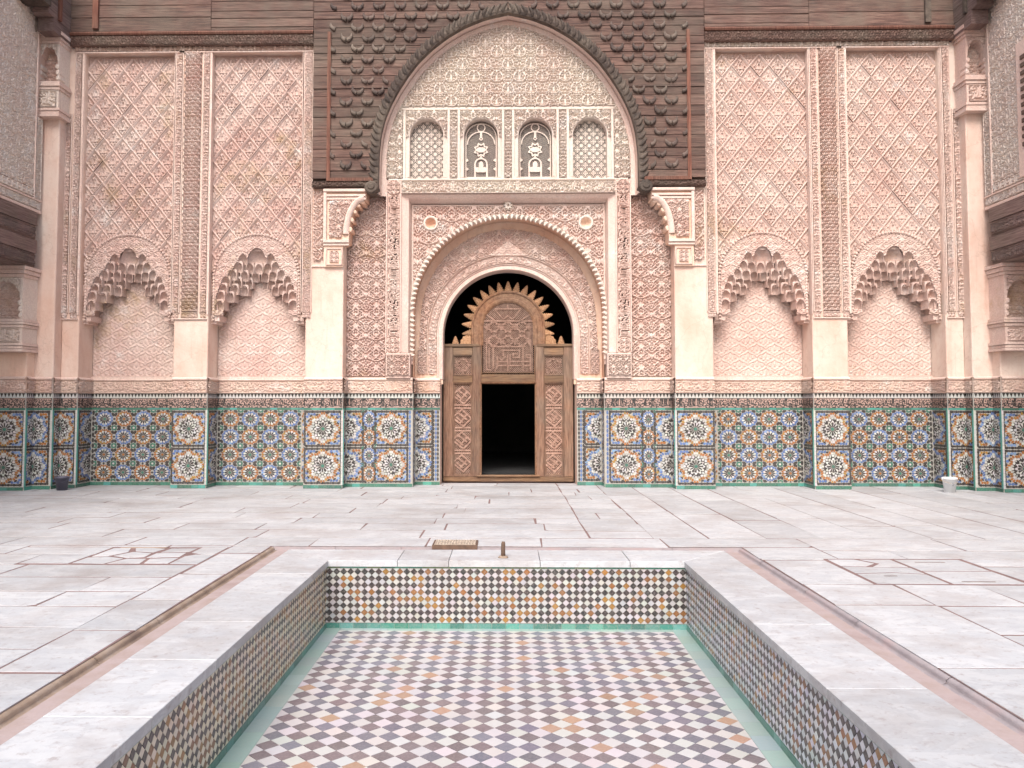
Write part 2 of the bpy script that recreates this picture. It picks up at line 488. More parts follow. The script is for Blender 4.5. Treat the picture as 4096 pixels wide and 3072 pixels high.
def fill_gaps(strokes, w, h, nx, ny, r, wd, seed, tries=400, sym=True):
    rs = np.random.RandomState(seed)
    # grow every stroke: what stays empty is far enough from all of them
    _, D = raster([(p, np.asarray(wd_) * 1.0 + r * 1.15) for p, wd_ in strokes], w, h, nx, ny)
    out = list(strokes)
    Dm = np.where(D > 0, 1.0, -9.0)
    gx = (np.arange(nx) + 0.5) / nx * w; gy = (np.arange(ny) + 0.5) / ny * h
    X, Y = np.meshgrid(gx, gy)
    for _ in range(tries):
        free = np.argwhere(Dm < -0.8)
        if len(free) < 4: break
        j, i = free[rs.randint(len(free))]
        x, y = gx[i], gy[j]
        k = rs.randint(3)
        a = rs.rand() * 6.28
        if k == 0: s = (ring(x, y, r * 0.55), wd)
        elif k == 1: s = (spiral(x, y, r * 0.95, 1.1, a, 1 if rs.rand() < 0.5 else -1, 14), wd)
        else: s = leaf(x - math.cos(a) * r, y - math.sin(a) * r, a, 2 * r, wd * 1.8)
        add = [s]
        if sym: add = mirror([s], w)
        out += add
        for p, _w in add:
            c = np.asarray(p).mean(0)
            dx = np.abs(X - c[0]); dx = np.minimum(dx, w - dx)
            dy = np.abs(Y - c[1]); dy = np.minimum(dy, h - dy)
            Dm[np.hypot(dx, dy) < r * 2.1] = 1
    return out

PAT = {}
def pat_arabesque():
    w = h = 1.0
    s = []
    s.append((bez((0.5, 0.0), (0.1, 0.05), (0.05, 0.3), (0.28, 0.42), 16), 0.027))
    s.append((bez((0.28, 0.42), (0.5, 0.5), (0.52, 0.66), (0.34, 0.68), 12), 0.025))
    s.append((spiral(0.30, 0.60, 0.13, 1.3, 1.0, -1), 0.024))
    s.append((spiral(0.2, 0.2, 0.13, 1.4, 2.2, 1), 0.024))
    s.append((bez((0.0, 0.5), (0.1, 0.62), (0.08, 0.85), (0.3, 0.92), 14), 0.025))
    s.append((spiral(0.28, 0.86, 0.1, 1.2, 1.4, -1), 0.023))
    s.append(leaf(0.5, 0.1, math.pi / 2, 0.24, 0.058))
    s.append(leaf(0.5, 0.55, math.pi / 2, 0.3, 0.07))
    s.append(leaf(0.0, 0.05, math.pi / 2, 0.3, 0.062))
    s.append(leaf(0.42, 0.2, 2.0, 0.18, 0.042)); s.append(leaf(0.1, 0.45, 0.9, 0.18, 0.038)); s.append(leaf(0.14, 0.72, 2.2, 0.15, 0.036))
    s = mirror(s, w)
    s = fill_gaps(s, w, h, 128, 128, 0.043, 0.0185, 3)
    return raster(s, w, h, 160, 160)[0], w, h
def pat_tympanum():
    w, h = 1.0, 1.1
    s = []
    for ox, oy in ((0.0, 0.0), (0.5, 0.55)):
        s.append((np.array(spiral(0.5 + ox - 0.13, 0.4 + oy, 0.11, 1.25, -0.6, 1)), 0.021))
        s.append((bez((0.5 + ox, 0.12 + oy), (0.2 + ox, 0.1 + oy), (0.18 + ox, 0.45 + oy), (0.4 + ox, 0.58 + oy), 14), 0.025))
        s.append((bez((0.5 + ox, 0.62 + oy), (0.42 + ox, 0.55 + oy), (0.34 + ox, 0.62 + oy), (0.30 + ox, 0.72 + oy), 10), 0.024))
        s.append(leaf(0.5 + ox, 0.15 + oy, math.pi / 2, 0.2, 0.06))
        s.append(leaf(0.5 + ox, 0.48 + oy, math.pi / 2, 0.16, 0.05))
        s.append((bez((0.3 + ox, 0.2 + oy), (0.15 + ox, 0.22 + oy), (0.05 + ox, 0.1 + oy), (0.0 + ox, 0.2 + oy), 10), 0.021))
    m = []
    for p, wd in s:
        p = np.asarray(p)
        m.append((p, wd)); q = p.copy(); q[:, 0] = 1 - q[:, 0]; m.append((q, wd))
    m = [(np.asarray(p) - np.array([1.0 if np.mean(np.asarray(p)[:, 0]) > 1 else 0, 1.1 if np.mean(np.asarray(p)[:, 1]) > 1.1 else 0]), wd) for p, wd in m]
    m = fill_gaps(m, w, h, 128, 140, 0.043, 0.0185, 8)
    return raster(m, w, h, 170, 187)[0], w, h
def pat_script(seed, w=5.0):
    rs = np.random.RandomState(seed)
    h = 1.0
    s = []
    s.append((np.array([(0, 0.985), (w, 0.985)]), 0.03))
    s.append((np.array([(0, 0.015), (w, 0.015)]), 0.03))
    x = 0.1
    while x < w - 0.15:
        k = rs.randint(6)
        b = 0.22 + rs.rand() * 0.1
        if k in (0, 1):
            n = rs.randint(1, 4)
            for i in range(n):
                xx = x + i * 0.13
                s.append((np.array([(xx, b), (xx - 0.02, 0.6), (xx + 0.015, 0.9)]), [0.035, 0.03, 0.05]))
            s.append((bez((x, b), (x + 0.05, b - 0.1), (x + n * 0.13, b - 0.1), (x + n * 0.13 + 0.05, b), 8), 0.035))
            x += 0.13 * n + 0.1
        elif k == 2:
            s.append((bez((x, b + 0.2), (x + 0.02, b - 0.2), (x + 0.34, b - 0.25), (x + 0.36, b + 0.18), 14), [0.03] * 7 + [0.045] * 7))
            x += 0.42
        elif k == 3:
            s.append((spiral(x + 0.12, b + 0.12, 0.12, 1.1, 0, 1, 16), 0.035))
            s.append((bez((x + 0.24, b + 0.1), (x + 0.3, b - 0.15), (x + 0.1, b - 0.25), (x - 0.05, b - 0.12), 10), 0.035))
            x += 0.34
        elif k == 4:
            s.append((bez((x, b), (x + 0.12, b + 0.05), (x + 0.25, b + 0.5), (x + 0.06, 0.86), 12), 0.036))
            s.append((bez((x, b), (x + 0.1, b - 0.06), (x + 0.25, b - 0.06), (x + 0.34, b + 0.06), 8), 0.036))
            x += 0.38
        else:
            s.append((bez((x, b + 0.3), (x + 0.3, b + 0.42), (x + 0.3, b + 0.05), (x, b - 0.04), 12), 0.04))
            s.append((np.array([(x + 0.12, b - 0.14), (x + 0.16, b - 0.14)]), 0.035))
            x += 0.33
    s = fill_gaps(s, w, h, int(110 * w), 110, 0.075, 0.026, seed + 1, 900, False)
    return raster(s, w, h, int(120 * w), 120)[0], w, h
def pat_strip():
    w, h = 1.0, 2.2
    s = [(bez((0.5, 0), (0.95, 0.2), (0.95, 0.9), (0.5, 1.1), 16), 0.05), (bez((0.5, 1.1), (0.05, 1.3), (0.05, 2.0), (0.5, 2.2), 16), 0.05),
         (spiral(0.42, 0.55, 0.27, 1.5, 0.3, 1), 0.05), (spiral(0.58, 1.65, 0.27, 1.5, 3.4, 1), 0.05)]
    s = fill_gaps(s, w, h, 60, 132, 0.12, 0.05, 4, 300, False)
    return raster(s, w, h, 90, 198)[0], w, h
def pat_scales():
    w, h = 1.0, 1.2
    s = []
    for ox, oy in ((0.5, 0.0), (0.0, 0.6)):
        a = np.linspace(0, math.pi, 12)
        s.append((np.stack([ox + 0.3 * np.cos(a), oy + 0.22 + 0.25 * np.sin(a)], 1), 0.07))
        s.append((np.array([(ox - 0.42, oy + 0.1), (ox + 0.42, oy + 0.1)]), 0.06))
        s.append((np.array([(ox, oy + 0.12), (ox, oy + 0.36)]), 0.07))
        s.append((np.array([(ox - 0.3, oy + 0.1), (ox - 0.3, oy + 0.24)]), 0.05)); s.append((np.array([(ox + 0.3, oy + 0.1), (ox + 0.3, oy + 0.24)]), 0.05))
    return raster(s, w, h, 70, 84)[0], w, h
def pat_waves():
    w, h = 1.0, 0.9
    s = []
    for ox, oy in ((0, 0), (0.5, 0.45)):
        s.append((bez((ox, 0.1 + oy), (ox + 0.15, 0.35 + oy), (ox + 0.35, 0.2 + oy), (ox + 0.5, 0.45 + oy), 12), 0.04))
        s.append((bez((ox + 1, 0.1 + oy), (ox + 0.85, 0.35 + oy), (ox + 0.65, 0.2 + oy), (ox + 0.5, 0.45 + oy), 12), 0.04))
        s.append((spiral(ox + 0.25, oy + 0.08, 0.09, 1, 1, 1, 12), 0.03)); s.append((spiral(ox + 0.75, oy + 0.08, 0.09, 1, 2, -1, 12), 0.03))
        s.append(leaf(ox + 0.5, oy + 0.0, 1.57, 0.3, 0.07))
    s = fill_gaps(s, w, h, 100, 90, 0.06, 0.03, 6, 120, True)
    return raster(s, w, h, 130, 117)[0], w, h
def pat_key():
    w, h = 1.0, 1.0
    s = [(np.array([(0.12, 0.12), (0.12, 0.88), (0.65, 0.88), (0.65, 0.4), (0.38, 0.4), (0.38, 0.62)]), 0.07), (np.array([(0.88, 0.0), (0.88, 0.6)]), 0.07), (np.array([(0.3, 0.12), (0.95, 0.12)]), 0.07)]
    return raster(s, w, h, 60, 60)[0], w, h
PAT['arab'] = pat_arabesque()
PAT['tymp'] = pat_tympanum()
PAT['script'] = pat_script(2)
PAT['script2'] = pat_script(17)
PAT['strip'] = pat_strip()
PAT['scales'] = pat_scales()
PAT['waves'] = pat_waves()
PAT['key'] = pat_key()
def sample(pname, a, b, cell):
    """a, b: world lengths; cell: world length of the pattern's unit width"""
    H, w, h = PAT[pname]
    ny, nx = H.shape
    fx = (a / (w * cell)) % 1.0 * nx - 0.5; fy = (b / (h * cell)) % 1.0 * ny - 0.5
    i0 = np.floor(fx).astype(int); j0 = np.floor(fy).astype(int)
    tx, ty = fx - i0, fy - j0
    g = lambda j, i: H[j % ny, i % nx]
    return (g(j0, i0) * (1 - tx) + g(j0, i0 + 1) * tx) * (1 - ty) + (g(j0 + 1, i0) * (1 - tx) + g(j0 + 1, i0 + 1) * tx) * ty

RK = 2.1
def relief(name, a0, a1, b0, b1, mp, pat, cell, depth, mat, parent, mask=None, res=0.012, swap=False, org=None, extra=None, kind=None, h0=0.0):
    if a0 > a1: a0, a1 = a1, a0
    n = max(3, int(round((a1 - a0) / res)) + 1); m = max(3, int(round((b1 - b0) / res)) + 1)
    A, B = np.meshgrid(np.linspace(a0, a1, n), np.linspace(b0, b1, m))
    oa, ob = org if org else ((a0 + a1) / 2, b0)
    H = sample(pat, B - ob, A - a0, cell) if swap else sample(pat, A - oa, B - ob, cell)
    H = H * depth * RK + h0
    if extra is not None: H = H + extra(A, B)
    P = np.stack(np.broadcast_arrays(*[np.asarray(x, float) for x in mp(A, B, H)]), -1)
    mk = None
    if mask is not None:
        Ac = (A[:-1, :-1] + A[1:, 1:]) / 2; Bc = (B[:-1, :-1] + B[1:, 1:]) / 2
        mk = mask(Ac, Bc)
    return place(name, grid_mesh(name, P, mat, mk), parent, kind=kind)

def band_relief(name, path, d0, d1, mp, pat, cell, depth, mat, parent, res=0.014, prof=None):
    """a carved band that follows an arch: the pattern runs along the path"""
    pts = np.array(path, float)
    seg = np.hypot(np.diff(pts[:, 0]), np.diff(pts[:, 1])); S = np.concatenate([[0], np.cumsum(seg)])
    n = int(S[-1] / res) + 2; m = max(3, int((d1 - d0) / res) + 2)
    s = np.linspace(0, S[-1], n)
    q = np.stack([np.interp(s, S, pts[:, k]) for k in range(4)], 1)
    d = np.linspace(d0, d1, m)
    A = q[:, 0][:, None] + q[:, 2][:, None] * d; B = q[:, 1][:, None] + q[:, 3][:, None] * d
    SS, DD = np.meshgrid(s, d, indexing='ij')
    H = sample(pat, SS, DD - d0, cell) * depth * RK
    if prof is not None: H = H + prof(DD)
    P = np.stack(mp(A, B, H), -1)
    # orientation: path runs anticlockwise, normals outwards
    P = P[:, ::-1]
    return place(name, grid_mesh(name, P, mat), parent)
# ------------------------------------------------------------------ zellige mosaic
TC = {'w': col('#bdbcb8'), 'k': col('#141216'), 'o': col('#94591a'), 'y': col('#98711f'), 'b': col('#47679a'), 'B': col('#6f8eb6'), 'g': col('#1d6654'), 't': col('#34887c'),
      'br': col('#7a4a2a')}
def jit(c, k=0.16):
    f = 1 + rnd.uniform(-k, k)
    return tuple(max(0.0, min(1.0, x * f * (1 + rnd.uniform(-0.06, 0.06)))) for x in c)
def pcs_oval(x, y, a, L, w, n=6):
    ca, sa = math.cos(a), math.sin(a); p = []
    for i in range(n):
        t = 2 * math.pi * (i + 0.5) / n
        u, v = L / 2 * math.cos(t) * 1.08, w / 2 * math.sin(t) * 1.12
        p.append((x + u * ca - v * sa, y + u * sa + v * ca))
    return p
def pcs_kite(x, y, a, L, w, k=0.65):
    ca, sa = math.cos(a), math.sin(a)
    return [(x + u * ca - v * sa, y + u * sa + v * ca) for u, v in ((0, 0), (L * k, -w / 2), (L, 0), (L * k, w / 2))]
def star_b(th):       # boundary of the eight-pointed field (square + diamond)
    c, s = abs(math.cos(th)), abs(math.sin(th))
    return 1.03 * max(0.63 / max(c, s), 0.93 / (c + s))
def big_star(cx, cy, sx, sy, inner, outer):
    P = []
    def add(poly, c): P.append(([(cx + p[0] * sx, cy + p[1] * sy) for p in poly], c))
    n = 12
    add(pcs_oval(0, 0, 0.3, 0.17, 0.17, 8), 'g')
    for i in range(n):
        a = 2 * math.pi * i / n
        ca, sa = math.cos(a), math.sin(a)
        h = a + math.pi / n
        ch, sh = math.cos(h), math.sin(h)
        add(pcs_kite(0.081 * ca, 0.081 * sa, a, 0.31, 0.15, 0.7), 'k')
        add(pcs_kite(0.144 * ch, 0.144 * sh, h, 0.24, 0.10, 0.72), 'w')
        add(pcs_oval(0.405 * ca, 0.405 * sa, a, 0.13, 0.13), 'w')
        add(pcs_kite(0.360 * ch, 0.360 * sh, h - 0.30, 0.27, 0.14, 0.4), 'k')
        add(pcs_kite(0.360 * ch, 0.360 * sh, h + 0.30, 0.27, 0.14, 0.4), 'k')
        add(pcs_oval(0.581 * ca, 0.581 * sa, a + math.pi / 2, 0.14, 0.12), 'w')
        add(pcs_kite(0.468 * ca, 0.468 * sa, a, 0.09, 0.07, 0.5), 'k')
        add(pcs_oval(0.513 * ch, 0.513 * sh, h, 0.13, 0.12), 'w')
    m = 40
    for i in range(m):
        a = 2 * math.pi * (i + 0.5) / m
        rb = star_b(a)
        add(pcs_oval((rb - 0.02) * math.cos(a), (rb - 0.02) * math.sin(a), a, 0.17, 0.105), inner if rnd.random() > 0.2 else ('y' if inner == 'o' else 'B'))
        if rb - 0.16 > 0.66:
            add(pcs_oval((rb - 0.17) * math.cos(a), (rb - 0.17) * math.sin(a), a, 0.12, 0.11), 'w')
        x, y = (rb + 0.115) * math.cos(a), (rb + 0.115) * math.sin(a)
        if i % 2 == 0 and abs(x) < 0.9 and abs(y) < 0.9:
            add(pcs_oval(x, y, a + math.pi / 2, 0.18, 0.095), 'k')
    for i in range(-6, 7):
        for j in range(-6, 7):
            x, y = (i + (0.5 if j % 2 else 0)) * 0.15, j * 0.135
            if abs(x) > 0.86 or abs(y) > 0.86: continue
            r_, th = math.hypot(x, y), math.atan2(y, x)
            if r_ > star_b(th) + 0.15: add(pcs_oval(x, y, rnd.choice((0, 0.8, -0.8, 1.57)), 0.155, 0.13), outer if rnd.random() > 0.25 else ('B' if outer == 'b' else 'y'))
    for k in range(-3, 4):
        for sx_ in (-1, 1):
            add(pcs_oval(0.95 * sx_, k * 0.28, math.pi / 2, 0.22, 0.13), 'k'); add(pcs_oval(0.95 * sx_, k * 0.28 + 0.14, 0, 0.11, 0.11), 'k')
            add(pcs_oval(k * 0.28, 0.95 * sx_, 0, 0.22, 0.13), 'k'); add(pcs_oval(k * 0.28 + 0.14, 0.95 * sx_, 0, 0.11, 0.11), 'k')
    return P
def rosette(cx, cy, sx, sy, cc, centre):
    P = []
    def add(poly, c): P.append(([(cx + p[0] * sx, cy + p[1] * sy) for p in poly], c))
    n = 12
    add(pcs_oval(0, 0, 0.2, 0.26, 0.26, 6), centre)
    for i in range(n):
        a = 2 * math.pi * i / n; h = a + math.pi / n
        ca, sa, ch, sh = math.cos(a), math.sin(a), math.cos(h), math.sin(h)
        add(pcs_kite(0.13 * ca, 0.13 * sa, a, 0.42, 0.215, 0.72), 'k')
        add(pcs_kite(0.30 * ch, 0.30 * sh, h, 0.40, 0.2, 0.7), 'w')
        add(pcs_kite(0.53 * ca, 0.53 * sa, a, 0.36, 0.25, 0.5), cc if rnd.random() > 0.25 else {'o': 'y', 'b': 'B'}[cc])
        add(pcs_oval(0.80 * ch, 0.80 * sh, h, 0.2, 0.18), cc)
        if i % 3:
            add(pcs_oval(1.0 * ca, 1.0 * sa, a + math.pi / 2, 0.44, 0.28), 'k')
        else:
            add(pcs_oval(0.98 * ca, 0.98 * sa, 0, 0.2, 0.2), 'k')
    for s in (-1, 1):
        for r_ in (-1, 1):
            add(pcs_oval(0.84 * s, 0.84 * r_, math.atan2(r_, s), 0.24, 0.24, 4), 'g')
            add(pcs_oval(s * 0.99, r_ * 0.80, math.pi / 2, 0.2, 0.14), 'g'); add(pcs_oval(s * 0.80, r_ * 0.99, 0, 0.2, 0.14), 'g')
    add(pcs_oval(1, 1, 0.785, 0.22, 0.22, 4), 'w')
    return P
def column_ovals(x, b0, b1, p, c, wd):
    n = int((b1 - b0) / p)
    return [(pcs_oval(x, b0 + (i + 0.5) * (b1 - b0) / n, math.pi / 2, p * 0.92, wd), c) for i in range(n)]

YP, YN, YB, YJ, YD = 15.5, 16.05, 15.80, 16.2, 16.7
ZD = {k: ZZ(k, YP, 1000) for k in (1640, 1632, 1592, 1573, 1520, 1512, 1272)}
ZBASE = 0.065
def dado(mp, a0, a1, parent, layout, skip_edge=0.0, script='script'):
    """mosaic skirting of one wall face, from the green base course to the carved band"""
    if a0 > a1: a0, a1 = a1, a0
    w = a1 - a0
    b0, b1 = ZBASE + 0.012, ZD[1640] - 0.006
    H = b1 - b0
    mid = (b0 + b1) / 2
    plate = MB(); plate.prism([(a0, 0.0), (a1, 0.0), (a1, ZD[1573]), (a0, ZD[1573])], mp, 0.010)
    plate.build('tile_bed', M['grout'], parent)
    P = []
    kind = layout[0]
    if kind == 'star':            # two great stars one above the other
        for s in (-1, 1):
            P += big_star((a0 + a1) / 2, mid + s * H / 4, w / 2, H / 4 * 0.97, layout[1], layout[2])
    elif kind == 'half':          # only a slice of the stars shows; layout[3] = where the star centre sits
        for s in (-1, 1):
            P += big_star(layout[3], mid + s * H / 4, layout[4], H / 4 * 0.97, layout[1], layout[2])
    elif kind == 'niche':
        n = 4; st = layout[1]
        g0, g1 = a0 + (layout[2] if len(layout) > 2 else 0.12), a1 - (layout[3] if len(layout) > 3 else 0.12)
        cw = (g1 - g0) / n
        for i in range(n):
            for j in range(n):
                o = (i + j + st) % 2
                P += rosette(g0 + (i + 0.5) * cw, b0 + (j + 0.5) * H / n, cw / 2, H / n / 2, 'ob'[o], 'g' if rnd.random() < 0.6 else 'o')
        for s in (-1, 1):
            for c_, x_ in ((-1, g0), (1, g1)):
                if (g0 - a0 > 0.2 and c_ < 0) or (a1 - g1 > 0.2 and c_ > 0):
                    lim = (a0, g0 - 0.02) if c_ < 0 else (g1 + 0.02, a1)
                    cxs = a0 - 0.02 if c_ < 0 else a1 + 0.02
                    P += [q for q in big_star(cxs, mid + s * H / 4, abs(cxs - x_) * 0.98, H / 4 * 0.97, 'b', 'o') if all(lim[0] < p[0] < lim[1] for p in q[0])]
                elif True:
                    pass
        for x_ in (a0 + 0.05, a1 - 0.05):
            if (x_ < g0 and g0 - a0 <= 0.2) or (x_ > g1 and a1 - g1 <= 0.2):
                P += column_ovals(x_, b0, b1, 0.1, 'k', 0.045)
    elif kind == 'bay':           # sg tells which side is the outside
        sg = layout[1]
        e = (lambda t: a0 + t) if sg < 0 else (lambda t: a1 - t)
        lo, hi = a0 + 0.004, a1 - 0.004
        for s in (-1, 1):
            P += [q for q in big_star(e(0.0), mid + s * H / 4, 0.36, H / 4 * 0.97, 'b', 'o') if all(lo < p[0] < hi for p in q[0])]
            P += big_star(e(0.88), mid + s * H / 4, 0.325, H / 4 * 0.97, 'o', 'b')
        for j in range(4):
            P += rosette(e(0.46), b0 + (j + 0.5) * H / 4, 0.14, H / 8, 'bo'[j % 2 == 0], 'g' if j % 2 else 'o')
        for k, (t, c) in enumerate(((1.235, 'b'), (1.285, 'o'), (1.335, 'k'))):
            if lo < e(t) < hi: P += column_ovals(e(t), b0, b1, 0.085, c, 0.04)
    elif kind == 'jamb':
        sg = layout[1]
        e = (lambda t: a0 + t) if sg < 0 else (lambda t: a1 - t)
        lo, hi = a0 + 0.004, a1 - 0.004
        for s in (-1, 1):
            P += [q for q in big_star(e(0.02), mid + s * H / 4, 0.34, H / 4 * 0.97, 'b', 'o') if all(lo < p[0] < hi for p in q[0])]
        for t, c in ((0.37, 'k'), (0.415, 'b'), (0.455, 'k')):
            if lo < e(t) < hi: P += column_ovals(e(t), b0, b1, 0.08, c, 0.036)
    lo, hi = a0 + 0.003, a1 - 0.003
    t = MB()
    for poly, c in P:
        cxm = sum(p[0] for p in poly) / len(poly)
        if cxm < lo or cxm > hi: continue
        zm = sum(p[1] for p in poly) / len(poly)
        if zm < b0 or zm > b1: continue
        poly = [(min(max(p[0], lo), hi), min(max(p[1], b0), b1)) for p in poly]
        t.prism(poly, mp, 0.0155 + rnd.uniform(-0.0016, 0.0016), 0.009, 0, jit(TC[c], 0.24))
    # green base course, green line, saw teeth
    n = max(1, int(w / 0.13))
    for i in range(n):
        x0, x1 = a0 + w * i / n + 0.001, a0 + w * (i + 1) / n - 0.001
        t.prism([(x0, 0.004), (x1, 0.004), (x1, ZBASE), (x0, ZBASE)], mp, 0.0165, 0.009, 0, jit(TC['g'] if rnd.random() < 0.8 else TC['t'], 0.25))
        t.prism([(x0, ZD[1640] + 0.001), (x1, ZD[1640] + 0.001), (x1, ZD[1632] - 0.001), (x0, ZD[1632] - 0.001)], mp, 0.018, 0.009, 0, jit(TC['g'] if rnd.random() < 0.6 else TC['t'], 0.25))
    t.build('zellige_mosaic', M['glaze'], parent, kind='stuff')
    s = MB()
    z0, z1 = ZD[1592] + 0.004, ZD[1573] - 0.004
    s.prism([(a0, z0 - 0.004), (a1, z0 - 0.004), (a1, z1 + 0.004), (a0, z1 + 0.004)], mp, 0.014, 0.009, 0, jit(TC['w'], 0.03))
    n = max(1, int(round(w / 0.065)))
    for i in range(n):
        x0, x1 = a0 + w * i / n, a0 + w * (i + 1) / n
        s.prism([((x0 + x1) / 2, z0 + 0.006), (x1 - 0.006, z1), (x0 + 0.006, z1)], mp, 0.018, 0.012, 0, jit(TC['k'], 0.3))
    s.build('saw_tooth_course', M['glaze'], parent, kind='stuff')
    # cut-glaze inscription: black glaze left standing on the pink clay
    z0, z1 = ZD[1632] + 0.002, ZD[1592] - 0.002
    n, m = max(3, int(w / 0.0085)), 25
    A, B = np.meshgrid(np.linspace(a0, a1, n), np.linspace(z0, z1, m))
    off = rnd.uniform(0, 3)
    h = sample(script, A + off, B - z0, (z1 - z0) * 1.0)
    Hh = 0.012 + 0.006 * h
    Pm = np.stack(np.broadcast_arrays(*[np.asarray(x, float) for x in mp(A, B, Hh)]), -1)
    hc = (h[:-1, :-1] + h[1:, 1:] + h[:-1, 1:] + h[1:, :-1]) / 4
    fc = np.where(hc[..., None] > 0.4, np.array(col('#1d1716')), np.array(col('#a88a7e')))
    place('cut_glaze_inscription', grid_mesh('cut_glaze_inscription', Pm, M['sgraf'], None, False, fc), parent)
    # carved plaster inscription above, with its ledge
    zt0, zt1 = ZD[1573] + 0.015, ZD[1520]
    relief('carved_inscription', a0, a1, zt0, zt1, mp, script + '', (zt1 - zt0), 0.014, M['script'], parent, org=(a0 - off * 0.7, zt0), h0=0.02)
    l = MB()
    l.sweep([(a0, ZD[1573], 0, 1), (a1, ZD[1573], 0, 1)], [(0.0, 0.0), (0.0, 0.022), (0.016, 0.022), (0.016, 0.0)], mp)
    l.build('ledge_fillet', M['lime'], parent)
    l = MB()
    l.sweep([(a0, ZD[1520], 0, 1), (a1, ZD[1520], 0, 1)], [(-0.004, 0.0), (-0.004, 0.036), (0.012, 0.045), (0.028, 0.042), (0.04, 0.02), (0.055, 0.0)], mp)
    l.build('ledge', M['lime'], parent)

def edge_bead(x, y, parent, sg):
    """white and green corner strip of a tiled pier"""
    t = MB()
    n = 20
    for i in range(n):
        z0, z1 = ZBASE + (ZD[1640] - ZBASE) * i / n, ZBASE + (ZD[1640] - ZBASE) * (i + 1) / n
        t.box(x - 0.017, x + 0.017, y - 0.02, y + 0.015, z0 + 0.002, z1 - 0.002, jit(TC['w'], 0.08))
    t.box(x - sg * 0.0175, x - sg * 0.032, y - 0.018, y + 0.02, ZBASE, ZD[1640], jit(TC['t'], 0.1))
    t.build('corner_strip', M['glaze'], parent, kind='stuff')

# ------------------------------------------------------------------ plan of the facade (distances from the middle axis, metres)
u_out = U(-60, 15.0, 1700)
u_A = U(100, 15.0, 1700); u_B = U(207, 15.25, 1700); u_C = U(306, YP, 1700)
u_P1a, u_P1b = U(687, YP, 1700), U(826, YP, 1700)
u_P2a, u_P2b = U(1216, YP, 1700), U(1369, YP, 1700)
u_Bb = U(1650, YB, 1700); u_Jb = U(1760, YJ, 1700)
Z_top = ZZ(-260, YP)
Z_wood = ZZ(183, 15.45)        # underside of the timber frieze
side = {-1: 'left', 1: 'right'}
def X(sg, u): return X0 + sg * u

PIERS, NICHES, PORTAL = {}, {}, None
words = {('C', -1): 'stepped corner pier of tile and peach plaster behind the dark bucket', ('C', 1): 'stepped corner pier of tile and peach plaster behind the white bucket',
         ('P1', -1): 'tiled pilaster with scale-carved band between the two niches on the dark bucket side', ('P1', 1): 'tiled pilaster with scale-carved band between the two niches on the white bucket side',
         ('P2', -1): 'tiled pilaster with cream plaster carrying the corbel on the dark bucket side of the portal', ('P2', 1): 'tiled pilaster with cream plaster carrying the corbel on the white bucket side of the portal',
         ('A', -1): 'gallery pier at the edge nearest the dark bucket, salmon plaster over tile', ('A', 1): 'gallery pier at the edge nearest the white bucket, pale plaster over tile'}
def core(parent, name, x0, x1, y0, y1, z0, z1, mat):
    m = MB(); m.box(x0, x1, y0, y1, z0, z1); o = m.build(name, mat, parent)
    if 'shaft' in name or name == 'pier_core':
        bv = o.modifiers.new('worn_edge', 'BEVEL'); bv.width = 0.022; bv.segments = 3
    return o

